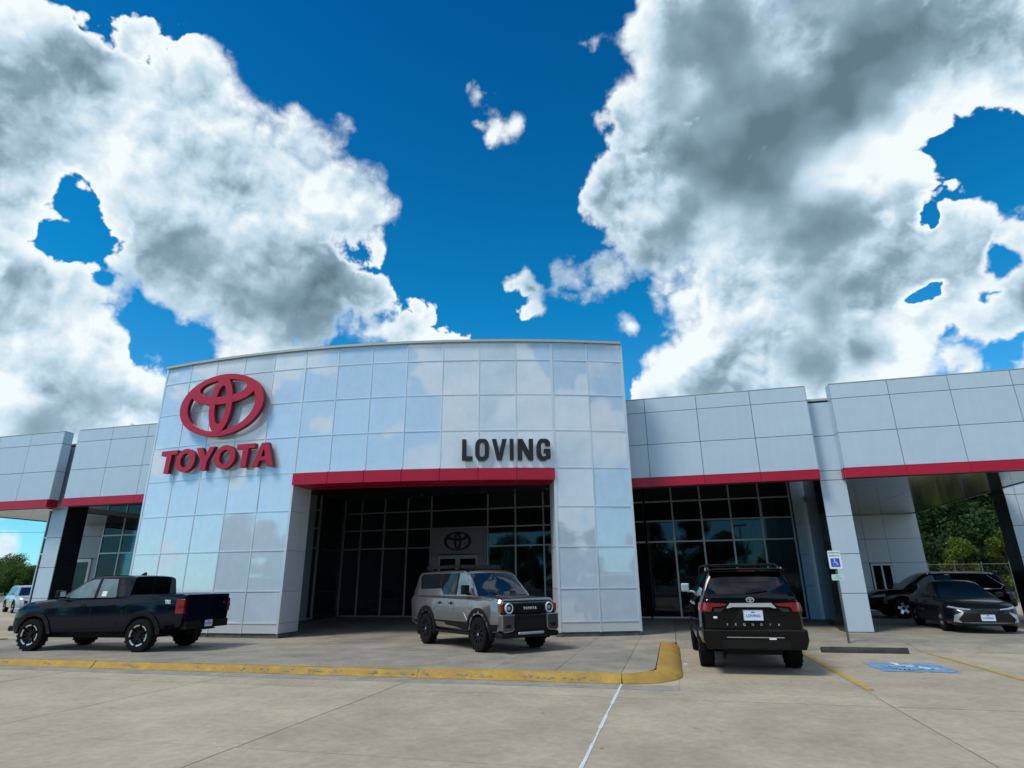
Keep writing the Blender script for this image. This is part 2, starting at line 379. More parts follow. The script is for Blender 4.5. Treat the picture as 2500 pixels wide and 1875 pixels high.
while y < 11.3:
    w = random.uniform(.010, .026); h_ = random.uniform(.35, .9); off = random.uniform(-.006, .006)
    s_.add([(-.985 - w + off, y, LZ + .0035), (-.985 + w + off, y, LZ + .0035), (-.985 + w, min(y + h_, 11.36), LZ + .0035), (-.985 - w, min(y + h_, 11.36), LZ + .0035)], [(0,1,2,3)]); y += h_
s_.build('white_joint_seal', M_seal, lot)
# bays in front of the right wing: lot rises gently to the walk
bay = MB()
bay.add([(-.04,10.8,LZ-.022),(75,10.8,LZ-.022),(75,17.2,LZ-.022),(-.04,17.2,LZ-.022),(75,18.2,-.02),(-.04,18.2,-.02)], [(0,1,2,3),(3,2,4,5)])
bay.build('bay_apron', M_joint, lot)
for a, b_ in [(-.03,2.80),(2.80,5.60),(5.60,9.3),(9.3,13.1),(13.1,17),(17,21),(21,30),(30,40)]:
    for c, d in [(10.80,14.1),(14.1,17.2)]:
        MB().box(a + .006, b_ - .006, c + .006, d - .004, LZ - .02, LZ + random.uniform(-.001,.002)).build('slab', M_conc, lot)
    m_ = MB(); m_.add([(a+.006,17.2,LZ),(b_-.006,17.2,LZ),(b_-.006,18.2,-.003),(a+.006,18.2,-.003)], [(0,1,2,3)]); m_.build('ramp_slab', M_walk, lot)
walk = sheet('walkway', -20.2, -1.0, 11.62, 60, -.022, M_joint, kind='structure')
sheet('walk_bed', -1.0, -.45, 12.5, 60, -.022, M_joint, parent=walk); sheet('walk_bed', -.45, -.03, 17.42, 60, -.022, M_joint, parent=walk)
sheet('walk_bed', -.03, 75, 18.2, 60, -.022, M_joint, parent=walk)
us = [-20.2 + i*1.2 + .0 for i in range(0, 17)]
us = [-1.0 - 1.2*i for i in range(16, -1, -1)] + [-.03 + 1.55*i for i in range(0, 9)]
for i in range(len(us) - 1):
    a, b_ = us[i], us[i+1]
    if a >= -.1: rows = [(18.2, 21.3), (21.3, 27.7), (27.7, 35)]
    else: rows = [(11.375 if a < -4.6 else 11.59, 16.9), (16.9, 21.5), (21.5, 27.7)]
    for c, d in rows:
        if a < -1.1 or a >= -.1: MB().box(a + .004, b_ - .004, c + .004, d - .004, -.02, random.uniform(-.001, .001)).build('paving_slab', M_walk, walk)
cp = [(-.995, 11.60)] + [(-1.0 + .565*math.sin(R(t)), 12.40 - .80*math.cos(R(t))) for t in range(5, 91, 10)] + [(-.428, 17.0), (-.428, 17.4), (-.04, 17.4), (-.04, 27.7), (-.995, 27.7)]
MB().prism(cp, (), -.0, .02, Matrix(((1,0,0,0),(0,0,1,0),(0,-1,0,0),(0,0,0,1)))).build('paving_slab', M_walk, walk)
MB().box(-.975, -.028, 11.245, 12.6, LZ - .02, LZ + .001).build('slab', M_conc, lot)
MB().box(-.10, -.034, 12.6, 17.2, LZ - .02, LZ + .001).build('slab', M_conc, lot)
for a in range(12, 60, 6):
    for c in range(18, 60, 6): MB().box(a + .37, a + 6.36, c + .21, c + 6.19, -.02, -.001).build('slab', M_conc, walk)
sheet('service_yard', -75, -20.21, 16.4, 60, -.125, M_conc, kind='structure')
# kerb of the island, as jointed stones swept along its edge
prof = [(-.06,LZ-.02),(-.065,LZ+.012),(-.01,-.06),(.02,-.014),(.065,.003),(.155,.003),(.165,-.02)]   # (inwards, z)
def kerb_run(pts, name='kerb_stone', parent=None, m=M_yel, wide=lambda i: 0.):
    b = MB(); n = len(prof)
    for i, p in enumerate(pts):
        d = (Vector(pts[min(i+1, len(pts)-1)]) - Vector(pts[max(i-1, 0)])).normalized(); nr = Vector((-d.y, d.x))
        for q, (a, z) in enumerate(prof):
            a = a + (wide(i) if q >= 5 else max(0, wide(i))*.3 if q >= 3 else 0); b.v.append((p[0] + nr.x*a, p[1] + nr.y*a, z + .004*math.sin(7*p[0] + q)))
    for i in range(len(pts) - 1):
        for q in range(n - 1): b.f.append((i*n + q, (i+1)*n + q, (i+1)*n + q + 1, i*n + q + 1))
    b.f.append(tuple(range(n))); b.f.append(tuple(range((len(pts)-1)*n, len(pts)*n))[::-1])
    return b.build(name, m, parent, smooth=40)
kerb = MB().box(-20.2, -1.2, 11.385, 11.41, LZ - .02, -.06).build('kerb', M_joint, kind='structure')
xs = [-20.2] + [u for u in UJ if -20 < u < -.9]
for a, b_ in zip(xs[:-1], xs[1:]):
    nseg = max(2, int((b_ - a)/.5)); kerb_run([(a + .006 + (b_ - a - .012)*i/nseg, 11.33 + .006*math.sin(3*(a + i))) for i in range(nseg + 1)], parent=kerb, wide=(lambda i: -.11) if b_ < -4 else (lambda i: .10))
arc = [(-.97, 11.33)] + [(-1.0 + .98*math.sin(R(t)), 12.40 - 1.07*math.cos(R(t))) for t in range(10, 91, 10)]
kerb_run(arc, parent=kerb, wide=lambda i: .10 + .14*i/10)
kerb_run([(-.02, 12.42 + i*.5) for i in range(11)], parent=kerb, wide=lambda i: .24)
MB().box(-60, -20.3, 15.3, 15.5, LZ - .02, .02).build('far_kerb', mat('worn_kerb', (.26,.17,.06), .85, noise_amt=.3), kind='structure')
# chips of bare concrete in the kerb paint
cb = MB()
for i in range(46):
    cx = random.uniform(-8.5, -1.4) if i < 34 else random.uniform(-16, -8); 
    for q in range(4):
        a = cx + random.uniform(-.12, .12); z = random.uniform(-.125, -.03); s = random.uniform(.01, .05)
        cb.add([(a - s, 11.31 + z*.3, z), (a + s, 11.312 + z*.3, z - .004), (a + s*.6, 11.316 + z*.3, z + .02*random.random()), (a - s*.7, 11.316 + z*.3, z + .018)], [(0,1,2,3)])
cb.build('bare_concrete_chips', M_gut, kerb, kind='stuff')
# painted lines and access symbol
def strip(name, x0, x1, y0, y1, z, m, z1=None, **kw):
    b = MB(); b.add([(x0,y0,z),(x1,y0,z),(x1,y1,z if z1 is None else z1),(x0,y1,z if z1 is None else z1)], [(0,1,2,3)]); return b.build(name, m, **kw)
strip('bay_line', 2.83, 2.94, 11.42, 17.15, LZ + .006, M_yl, label='yellow bay line on the concrete right of the black rear-facing SUV', cat='painted line')
strip('bay_line', 5.62, 5.73, 12.0, 17.15, LZ + .006, M_yl, label='yellow bay line right of the blue accessible symbol', cat='painted line')
strip('bay_line', 8.6, 8.7, 12.3, 17.1, LZ + .006, M_yl, label='faint yellow bay line at the right edge of the photo', cat='painted line')
sym = empty('access_symbol', (4.37, 14.35, LZ), 0, 'worn blue square with white wheelchair symbol painted on the bay', 'painted symbol')
b = MB(); edge = []
for i in range(64):
    t = i/64*4; sd = int(t); f_ = t - sd; rr_ = .66 + random.uniform(-.05, .05)
    edge.append([( -rr_ + 2*.66*f_, -rr_), (rr_, -.66 + 2*.66*f_), (.66 - 2*.66*f_, rr_), (-rr_, .66 - 2*.66*f_)][sd])
b.prism([(x, y) for x, y in edge], (), -.002, .0, Matrix.Translation((0,0,.008)) @ Matrix.Rotation(R(90), 4, 'X'))
b.build('blue_square', M_blue, sym)
def wheelchair(s, z, Mx=None):
    b = MB(); 
    def st(pts, w):
        for p, q in zip(pts[:-1], pts[1:]):
            d = (Vector(q) - Vector(p)).normalized(); nn = Vector((-d.y, d.x))*w/2; e_ = d*w*.3
            b.add([(*(Vector(p) - e_ + nn)*s, 0), (*(Vector(p) - e_ - nn)*s, 0), (*(Vector(q) + e_ - nn)*s, 0), (*(Vector(q) + e_ + nn)*s, 0)], [(0,1,2,3)])
    st([(-.12,.52),(-.10,.08),(.22,.08),(.40,-.36),(.52,-.32)], .12); st([(-.11,.28),(.18,.28)], .10)
    st([(-.20 + .0 + .36*math.cos(R(t)) + .08, -.18 + .36*math.sin(R(t))) for t in range(125, 371, 14)], .10)
    b.add([((-.12 + .10*math.cos(R(t)))*s, (.66 + .10*math.sin(R(t)))*s, 0) for t in range(0, 360, 30)], [tuple(range(12))])
    b.v = [(x, y, z) for x, y, _ in b.v]
    if Mx: b.v = [tuple(Mx @ Vector(v)) for v in b.v]
    return b
wheelchair(.80, .014).build('white_figure', M_wmark, sym)
# wheel stop
b = MB(); n = 14; prs = [(-.075,0),(.075,0),(.07,.07),(.045,.125),(-.045,.125),(-.07,.07)]
for i in range(n + 1):
    x = -.93 + 1.86*i/n
    for y, z in prs: b.v.append((x + random.uniform(-.004,.004), y + random.uniform(-.004,.004), z + random.uniform(-.003,.003)))
for i in range(n):
    for q in range(6): b.f.append((i*6 + q, i*6 + (q+1) % 6, (i+1)*6 + (q+1) % 6, (i+1)*6 + q))
b.f += [tuple(range(6))[::-1], tuple(range(n*6, n*6 + 6))]
b.build('wheel_stop', M_stop, loc=(4.27, 16.86, LZ), label='dark concrete wheel stop at the head of the accessible bay', cat='wheel stop')
# parking sign
sg = empty('parking_sign', (4.25, 18.0, -.03), 0, 'reserved accessible parking sign on a thin post before the white pillar', 'sign')
MB().box(-.026, .026, 0, .035, 0, 2.25).build('post', M_galv, sg)
MB().prism(rrect(-.155,.155,1.82,2.28,.03), (), -.028, -.024).build('sign_plate', M_white, sg)
M_grn = mat('green_sign_ink', (.02,.22,.14), .6); M_sbl = mat('blue_sign_ink', (.02,.09,.50), .6)
pl = [o for o in sg.children if o.name.startswith('sign_plate')][0]
Mf = Matrix.Translation((0, -.0295, 0)) @ Matrix.Rotation(R(90), 4, 'X')
for tx, z, s in (('RESERVED', 2.225, .062), ('PARKING', 2.15, .062)):
    me = text_mesh(tx, s, .0005, .0012); me.transform(Matrix.Translation((0,0,z)) @ Mf); link('lettering', me, M_grn, pl)
MB().prism(rrect(-.11,.11,1.865,2.085,.008), (), -.031, -.029).build('blue_panel', M_sbl, pl)
wheelchair(.13, 0, Matrix.Translation((0,-.0318,1.966)) @ Matrix.Rotation(R(90),4,'X')).build('wheelchair_mark', M_white, pl)
o = MB().prism(rrect(-.15,.15,1.53,1.68,.03), (), -.028, -.024).build('lower_plate', M_white, sg)
M_palegreen = mat('pale_green_plate', (.50,.68,.62), .6); o.data.materials[0] = M_palegreen
me = text_mesh('VAN', .05, .0005); me.transform(Matrix.Translation((0,0,1.635)) @ Mf); link('lettering', me, M_grn, o)
me = text_mesh('ACCESSIBLE', .042, .0005); me.transform(Matrix.Translation((0,0,1.58)) @ Mf); link('lettering', me, M_grn, o)
# litter scrap
MB().box(.10,.16,14.05,14.10,LZ+.002,LZ+.02).build('paper_scrap', M_white, label='tiny white scrap of paper beside the kerb end', cat='litter')

# ------------------------------------------------------------------ curved entrance tower
CX, CY, CR_ = -13.30185, 48.58423, 31.73275
TH0, DTH = -8.102, 2.2062
def arcp(s, off=0., z=0.):
    t = R(TH0 + DTH*s); return Vector((CX + (CR_ + off)*math.sin(t), CY - (CR_ + off)*math.cos(t), z))
def arcM(s, off, z):      # local frame: x along the facade, y into the building, z up
    return Matrix.Translation(arcp(s, off, z)) @ Matrix.Rotation(R(TH0 + DTH*s), 4, 'Z')
ZR = [9.28, 8.66, 7.44, 6.22, 5.00, 3.78, 2.56, 1.34, .41, .12]
tower = empty('entrance_tower', arcp(7, 0, 0), R(TH0 + DTH*7), 'tall curved entrance tower clad in reflective white glass panels with a wide portal', 'building')
bpy.context.view_layer.update(); TI = tower.matrix_world.inverted()
def tput(b, name, m, **kw):
    b.v = [tuple(TI @ Vector(v)) for v in b.v]; return b.build(name, m, tower, **kw)
for c in range(14):
    for r in range(9):
        if 5 <= c < 12 and r >= 4: continue
        Mx = arcM(c + .5, 0, (ZR[r] + ZR[r+1])/2) @ Matrix.Rotation(R(random.gauss(0, .22)), 4, 'Z') @ Matrix.Rotation(R(random.gauss(0, .22)), 4, 'X')
        w = 1.2215/2 - .012; h_ = (ZR[r] - ZR[r+1])/2 - .012
        tput(MB().box(-w, w, -.002, .03, -h_, h_, Mx), 'facade_panel', M_tw if r < 8 else M_rev)
for c in range(15):
    zb = 5.0 if 5 < c < 12 else .12
    w = .019 if c not in (0, 5, 12, 14) else .04
    tput(MB().box(-w, w, -.022, .02, zb, 9.28, arcM(c, 0, 0)), 'mullion', M_mul)
for r in range(0, 10):
    for c in range(14):
        if 5 <= c < 12 and r >= 5: continue
        if r == 9: continue
        tput(MB().box(-.588, .588, -.017, .018, -.015, .015, arcM(c + .5, 0, ZR[r])), 'transom', M_mul)
core = MB()
for c in range(14):
    for z0, z1 in ([(.12, 9.30)] if not 5 <= c < 12 else [(4.62, 9.30)]):
        p = [arcp(c, -.05), arcp(c+1, -.05), arcp(c+1, -1.1), arcp(c, -1.1)]
        core.add([(q.x, q.y, z0) for q in p] + [(q.x, q.y, z1) for q in p], [(0,3,2,1),(4,5,6,7),(0,1,5,4),(2,3,7,6)] + ([(3,0,4,7)] if c in (0,12) else []) + ([(1,2,6,5)] if c in (13,4) else []) + ([(3,0,4,7)] if c == 0 else []))
tput(core, 'core_wall', M_rev)
for s, zt in ((5, 4.59), (12, 4.59)):      # reveals of the portal in white panels
    sg_ = 1 if s == 5 else -1
    for z0, z1 in ((.12,.41),(.41,1.34),(1.34,2.56),(2.56,3.78),(3.78,4.60)):
        tput(MB().box(-.015*0 + (.002 if sg_ > 0 else -.032), (.032 if sg_ > 0 else -.002), .02, 1.12, z0 + .006, z1 - .006, arcM(s, 0, 0)), 'reveal_panel', M_rev)
for c in range(5, 12):
    tput(MB().box(-.603, .603, -.075, .20, 4.60, 4.97, arcM(c + .5, 0, 0)), 'red_band_panel', M_red)
    tput(MB().box(-.59, .59, .203, 1.10, 4.600, 4.62, arcM(c + .5, 0, 0)), 'header_soffit_panel', M_red)
for c in range(14):
    tput(MB().box(-.6115, .6115, -.10, 1.15, 9.30, 9.38, arcM(c + .5, 0, 0)), 'parapet_cap', M_cap)
for a, b_ in ((0, 5), (12, 14)):
    for c in range(a, b_): tput(MB().box(-.60, .60, .03, 1.1, -.01, .118, arcM(c + .5, 0, 0)), 'plinth', M_plinth)
for s in (5, 12): tput(MB().box(-.08, .08, -.04, 1.18, -.01, .10, arcM(s, 0, 0)), 'plinth', M_plinth)

# emblem and lettering on the tower
emb = empty('emblem_sign', arcp(2.535, .10, 7.51), R(TH0 + DTH*2.535), 'large red emblem of three overlapping ovals mounted on the tower', 'sign')
def ring(par, outer, inner, y0, y1, name='oval', mats=(M_sred, M_sredd)):
    b = MB().prism(outer, [inner[::-1]], y0, y1); me = b.mesh(name)
    for p in me.polygons: p.material_index = 0 if abs(p.normal.y) > .9 else 1
    return link(name, me, list(mats), par)
def emblem(par, s, y0, y1, mats):
    k = s/1.77
    E = lambda cx, cz, a, b_, n=56: ell(cx*k, cz*k, a*k, b_*k, n)
    ring(par, E(0,0,1.77,1.13), E(0,0,1.43,.955), y0, y1, mats=mats)
    ring(par, E(0,.50,1.36,.485), E(0,.605,1.00,.315), y0 - .004*k, y1 + .003*k, mats=mats)
    ring(par, E(0,-.01,.475,1.03), E(0,.0,.235,.70), y0 - .008*k, y1 + .006*k, mats=mats)
emblem(emb, 1.77, -.17, -.02, (M_sred, M_sredd))
MB().cyl((-1.2,-.02,.2),(-1.2,.1,.2),.03).cyl((1.2,-.02,.2),(1.2,.1,.2),.03).cyl((0,-.02,-.9),(0,.1,-.9),.03).build('bracket', M_mul, emb)
def sign_word(name, lab, items, z0, z1, m, md, off, dep):
    s0 = (items[0][1] + items[-1][2])/2
    root = empty(name, arcp(s0, off, z0), R(TH0 + DTH*s0), lab, 'sign'); bpy.context.view_layer.update(); inv = root.matrix_world.inverted()
    for g, a, b_ in items:
        w = (b_ - a)*1.2215; out, ho = letters(g, w, z1 - z0)
        Mx = inv @ arcM(a, off, z0) @ Matrix.Rotation(R(DTH*(b_-a)/2), 4, 'Z')
        me = MB().prism(out, ho, -dep, 0, Mx).mesh('letter')
        nl = (Mx.to_3x3() @ Vector((0,1,0))).normalized()
        for p in me.polygons: p.material_index = 0 if abs(p.normal.dot(nl)) > .9 else 1
        link('letter', me, [m, md], root)
sign_word('name_sign', 'row of raised red capital letters under the emblem on the tower', [('T',.615,1.225),('O',1.20,1.905),('Y',1.895,2.545),('O',2.56,3.255),('T',3.275,3.855),('A',3.81,4.47)], 5.235, 6.03, M_sred, M_sredd, .09, .15)
sign_word('dealer_name_sign', 'black condensed capital letters above the right end of the portal', [('L',9.585,9.86),('o',9.925,10.29),('V',10.36,10.75),('I',10.825,10.93),('N',11.035,11.44),('g',11.53,11.895)], 5.21, 5.895, M_black, M_black, .07, .08)

# ------------------------------------------------------------------ straight wings
ZW = [7.72, 7.22, 6.06, 4.90]
def fascia(name, lab, seams, v, side=None, zt=ZW, dep=.45):
    root = empty(name, ((seams[0] + seams[-1])/2, v, 4.59), 0, lab, 'building'); ox, oy, oz = root.location
    def put(b, nm, m): b.v = [(x - ox, y - oy, z - oz) for x, y, z in b.v]; return b.build(nm, m, root)
    put(MB().box(seams[0] + .01, seams[-1] - .01, v + .035, v + dep, 4.60, 7.70), 'backing', M_acmd)
    for a, b_ in zip(seams[:-1], seams[1:]):
        for z1, z0 in zip(zt[:-1], zt[1:]): put(MB().box(a + .009, b_ - .009, v, v + .03, z0 + .009, z1 - .009), 'cladding_panel', M_acm)
        put(MB().box(a + .004, b_ - .004, v - .06, v + .12, 4.59, 4.885), 'red_band_panel', M_red)
    put(MB().box(seams[0], seams[-1], v - .005, v + dep, 7.725, 7.75), 'coping', M_cap)
    for u, s in ((seams[0], -1), (seams[-1], 1)):
        for z1, z0 in zip(zt[:-1], zt[1:]): put(MB().box(u - (.012 if s < 0 else -.001), u + (.012 if s > 0 else -.001), v + .005, v + dep, z0 + .009, z1 - .009), 'end_panel', M_acm)
        put(MB().box(u - (.012 if s < 0 else -.002), u + (.012 if s > 0 else -.002), v + .13, v + dep, 4.60, 4.885), 'red_end_panel', M_red)
    return root, put
# right wing
rA, putA = fascia('right_wing_front', 'grey panelled wing front with red band right of the tower', [-1.15, -.397, 1.372, 3.15, 4.928], 20.84)
rB, putB = fascia('right_canopy', 'grey panelled canopy with red band at the right over parked cars', [5.669, 7.40, 9.14, 10.87, 12.0], 20.83, dep=.40)
rD, putD = fascia('left_wing_front', 'grey panelled wing front with red band left of the tower', [-23.413, -21.645, -19.87, -18.1, -17.0], 18.76)
rE, putE = fascia('left_canopy', 'grey panelled canopy with red band at the left edge', [-29.85, -29.4, -27.66, -25.91, -24.158], 18.74, dep=.40)
def seams_u(a, b_, st): 
    n = max(1, round((b_ - a)/st)); return [a + (b_ - a)*i/n for i in range(n + 1)]
def soffit(put, u0, u1, v0, v1, z, m):
    vs_ = seams_u(v0, v1, 1.9); 
    for a, b_ in zip(vs_[:-1], vs_[1:]):
        for c, d in zip(seams_u(u0, u1, 3.1)[:-1], seams_u(u0, u1, 3.1)[1:]): put(MB().box(c + .006, d - .006, a + .006, b_ - .006, z, z + .03), 'soffit_panel', m)
    put(MB().box(u0, u1, v0, v1, z + .035, z + .25), 'canopy_roof', M_roof)
soffit(putB, 5.72, 12.0, 21.25, 34.19, 4.62, M_sof)
putB(MB().box(11.93, 12.05, 21.25, 34.1, 4.60, 4.95), 'edge_beam', M_dark)
soffit(putE, -29.85, -24.9, 19.15, 25.4, 4.62, M_sof)
putE(MB().box(-29.95, -29.83, 19.15, 25.4, 4.60, 4.9), 'edge_beam', M_dark)
# pillars between wing fronts and canopies
def pillar(name, lab, u0, u1, v, strip=False):
    root = empty(name, ((u0 + u1)/2, v, 0), 0, lab, 'pillar'); w = (u1 - u0)/2
    MB().box(-w + .01, w - .01, .03, .93, 0, 7.28).build('core', M_acmd, root)
    zs = [.01, 1.115, 2.28, 3.44, 4.59, 4.90, 6.06, 7.22]
    for a, b_ in zip(zs[:-1], zs[1:]):
        MB().box(-w, w, 0, .028, a + .009, b_ - .009).build('cladding_panel', M_acm, root)
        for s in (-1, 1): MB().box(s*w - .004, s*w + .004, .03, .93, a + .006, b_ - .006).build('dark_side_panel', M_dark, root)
    MB().box(-w, w, 0, .93, 7.285, 7.36).build('coping', M_cap, root)
    return root
pillar('panelled_pillar', 'grey panelled pillar between right wing front and canopy', 4.99, 5.745, 21.2)
pL = pillar('panelled_pillar', 'grey panelled pillar left of the pickup bonnet under the left canopy', -24.68, -23.9, 19.4)
for a, b_ in ((.1, 2.78), (2.84, 3.42), (3.50, 4.5)): MB().box(-.58, -.42, .10, .13, a, b_).build('side_pane', M_glass, pL)
MB().box(-.62, -.58, .06, .16, .05, 4.55).box(-.58, -.41, .07, .15, 2.785, 2.835).box(-.58, -.41, .07, .15, 3.43, 3.49).build('side_frame', M_mul, pL)
# glazed wall behind: one showroom building
show = empty('showroom', (-6, 27.6, 0), 0, 'long dark glazed showroom wall recessed under the wings and portal', 'building')
def ps(b, nm, m, **kw): b.v = [(x + 6, y - 27.6, z) for x, y, z in b.v]; return b.build(nm, m, show, **kw)
def glazing(us_, v, rows=((.06,3.16),(3.16,4.05),(4.05,4.90),(4.90,5.60)), skip=()):
    for a, b_ in zip(us_[:-1], us_[1:]):
        for i, (z0, z1) in enumerate(rows):
            if (round(a, 2), i) in skip: continue
            ps(MB().box(a + .03, b_ - .03, v + .035, v + .045, z0 + .03, z1 - .03, Matrix.Translation(((a+b_)/2, v, 0)) @ Matrix.Rotation(R(random.gauss(0,.12)),4,'Z') @ Matrix.Translation((-(a+b_)/2, -v, 0))), 'glass_pane', M_span if i == 3 else M_glass)
    for u in us_: ps(MB().box(u - .035, u + .035, v, v + .10, .03, 5.60), 'mullion', M_wfr)
    for z in (.06, 3.16, 4.05, 4.90):
        for a, b_ in zip(us_[:-1], us_[1:]):
            ps(MB().box(a + .036, b_ - .036, v + .004, v + .09, z - .032, z + .032), 'transom', M_wfr)
glazing([-.93 + 1.22*i for i in range(6)] , 27.6)
glazing([-2.2, -.93], 27.6)
glazing([-15.85, -14.9, -13.64, -12.39, -11.14], 27.6)
glazing([-8.26, -6.90, -5.55, -4.2, -3.2, -2.2], 27.6)
glazing([-16.62, -15.98], 25.5)
glazing([-28.68, -27.42, -26.16, -24.9, -23.64, -22.38, -21.12, -19.86, -18.6, -17.6, -16.62], 25.5)
for z0, z1 in ((0,1.2),(1.2,3.1),(3.1,5.6)): ps(MB().box(-15.96, -15.94, 25.6, 27.55, z0 + .01, z1 - .01), 'dark_pane', M_dark)
# entrance portal wall with emblem and doors
ps(MB().box(-11.14, -8.26, 27.62, 27.7, 4.05, 5.6), 'glass_over_entry', M_glass)
ps(MB().box(-11.10, -8.30, 27.55, 27.60, 4.86, 4.92).box(-11.10, -8.30, 27.55, 27.60, 4.02, 4.08), 'transom', M_wfr)
for a, b_ in ((-11.10, -9.70), (-9.69, -8.30)): ps(MB().box(a, b_, 27.50, 27.60, 2.84, 4.0), 'entry_panel', M_grey)
for a, b_ in ((-11.10, -10.72), (-8.70, -8.30)): ps(MB().box(a, b_, 27.50, 27.60, .02, 2.83), 'entry_panel', M_grey)
for a, b_ in ((-10.70, -9.72), (-9.70, -8.72)):
    d_ = ps(MB().prism([(a,.02),(b_,.02),(b_,2.78),(a,2.78)], [[(a+.10,.16),(a+.10,2.62),(b_-.10,2.62),(b_-.10,.16)]], 27.52, 27.57), 'door', M_door)
    ps(MB().box(a + .10, b_ - .10, 27.54, 27.55, .16, 2.62), 'door_pane', M_glass)
ee = empty('portal_emblem', (-9.70, 27.47, 3.42), 0, 'dark oval emblem on the grey panel above the entrance doors', 'sign')
M_dred = mat('dark_red_emblem', (.05,.006,.010), .35)
emblem(ee, .68, -.05, 0, (M_dred, M_black))
# grey pier, glazed return and walls by the right pillar
for z0, z1 in ((.01,1.28),(1.28,2.5),(2.5,3.73),(3.73,5.6)): ps(MB().box(5.25, 6.6, 27.5, 27.58, z0 + .01, z1 - .01), 'grey_pier_panel', M_acm)
ga, gb = Vector((5.06, 22.15, 0)), Vector((5.78, 27.3, 0)); gd = (gb - ga)
Mg = Matrix.Translation(ga) @ Matrix.Rotation(math.atan2(gd.y, gd.x), 4, 'Z')
for i in range(4):
    l = gd.length/4
    for z0, z1 in ((.05,1.1),(1.1,2.25),(2.25,3.4),(3.4,4.55)): ps(MB().box(i*l + .02, i*l + l - .02, -.02, .01, z0 + .02, z1 - .02, Mg), 'return_pane', M_glass)
    ps(MB().box(i*l - .02, i*l + .02, -.03, .03, 0, 5.6, Mg), 'mullion', M_dark)
ps(MB().box(0, gd.length, .012, .05, 0, 5.6, Mg), 'return_wall', M_dark)
# left wing: grey wall with side door
for a, b_, z0, z1 in ((-32.0,-30.6,0,2.91),(-30.6,-28.74,2.93,4.03),(-32.0,-30.62,2.93,5.6),(-30.6,-28.74,4.05,4.88),(-30.6,-28.74,4.92,5.6),(-29.04,-28.74,.0,2.91)): ps(MB().box(a + .006, b_ - .006, 25.52, 25.58, z0, z1), 'grey_wall_panel', M_grey)
ps(MB().prism([(-30.3,.02),(-29.04,.02),(-29.04,2.90),(-30.3,2.90)], [[(-30.16,.05),(-30.16,2.74),(-29.18,2.74),(-29.18,.05)]], 25.46, 25.54), 'side_door_frame', M_door)
ps(MB().box(-30.16, -29.18, 25.5, 25.52, .05, 2.74), 'side_door', M_glass)
# interior side; unseen roof deck and outer walls added to keep daylight out
M_int = mat('showroom_wall', (.22,.25,.26), .7); M_tile = mat('showroom_floor_tile', (.20,.21,.21), .25, noise_amt=.1)
ps(MB().box(-31.9, 5.5, 37, 37.1, 0, 6.4), 'inner_wall', M_int)
ps(MB().box(-31.9, -16.0, 25.66, 37, -.01, .03).box(-16.0, 5.5, 27.72, 37, -.01, .03), 'showroom_floor', M_tile)
ps(MB().box(-31.9, -16.0, 25.66, 37, 5.62, 5.7).box(-16.0, 5.5, 27.78, 37, 5.62, 5.7), 'showroom_ceiling', M_int)
for u in (-13.2, -7.0, .6): ps(MB().box(u - .25, u + .25, 31, 31.5, 0, 5.6), 'column', M_int)
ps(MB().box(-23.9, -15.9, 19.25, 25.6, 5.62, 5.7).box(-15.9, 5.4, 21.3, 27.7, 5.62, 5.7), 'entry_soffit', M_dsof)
ms_ = MB()
for c in range(14):
    p, q = arcp(c, -1.08), arcp(c + 1, -1.08)
    for z, o in ((5.62, (0,1,2,3)), (5.70, (3,2,1,0))): ms_.add([(p.x, p.y, z), (q.x, q.y, z), (q.x, 21.32, z), (p.x, 21.32, z)], [o])
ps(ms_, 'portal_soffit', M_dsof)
ps(MB().box(-31.9, 5.6, 21.35, 42, 6.42, 6.6).box(-23.2, -18.0, 19.2, 21.36, 6.42, 6.6), 'unseen_roof_deck', M_roof)
ps(MB().box(-17.95, -16.2, 18.2, 25.5, 0, 5.6), 'tower_side_wall', M_rev); ps(MB().box(-1.9, -1.2, 20.2, 21.5, 0, 5.6), 'tower_side_wall', M_rev)
ps(MB().box(-32, -31.9, 25.6, 42, 0, 6.4).box(-32, 5.7, 41.9, 42, 0, 6.4).box(5.6,5.7,27.8,41.9,0,6.4), 'outer_wall', M_rev)
for i in range(9): ps(MB().cyl((-14.5 + 1.55*i, 26.9, 5.60), (-14.5 + 1.55*i, 26.9, 5.618), .07), 'downlight', M_door)
# furniture that shows faintly through the tinted glass
def desk(u, v, lab):
    r_ = empty('desk', (u, v, .03), 0, lab, 'desk', 'desks inside the showroom')
    MB().box(-.8, .8, -.38, .38, .70, .74).build('desk_top', M_white, r_); MB().box(-.76, .76, -.02, .0, .12, .70).build('modesty_panel', M_rev, r_)
    for s in (-1, 1): MB().box(s*.74 - .03, s*.74 + .03, -.34, .34, 0, .70).build('leg', M_mul, r_)
    MB().box(-.28, .28, .08, .11, .80, 1.16).box(-.04, .04, .08, .12, .74, .82).build('monitor', M_black, r_)
desk(-14.1, 29.3, 'white desk with a screen behind the leftmost bays of the portal glazing'); desk(-12.2, 30.4, 'white desk with a screen left of the entrance doors'); desk(1.6, 29.6, 'white desk with a screen behind the right wing glazing'); desk(-3.4, 30.2, 'white desk with a screen right of the entrance doors')
M_drape = mat('pale_blue_cloth', (.55,.72,.80), .8, noise_amt=.2)
b = MB(); n = 24
for i in range(n + 1):
    x = -.42 + .84*i/n
    for q, z in enumerate((4.1, 3.4, 2.6, 1.7, 1.2)): b.v.append((x*(1 - .10*q) + .02*math.sin(q*2), .09*math.sin(i*1.3 + q*.4), z - (.25*abs(math.sin(i*.8)) if q == 4 else 0)))
for i in range(n):
    for q in range(4): b.f.append((i*5 + q, i*5 + q + 1, (i+1)*5 + q + 1, (i+1)*5 + q))
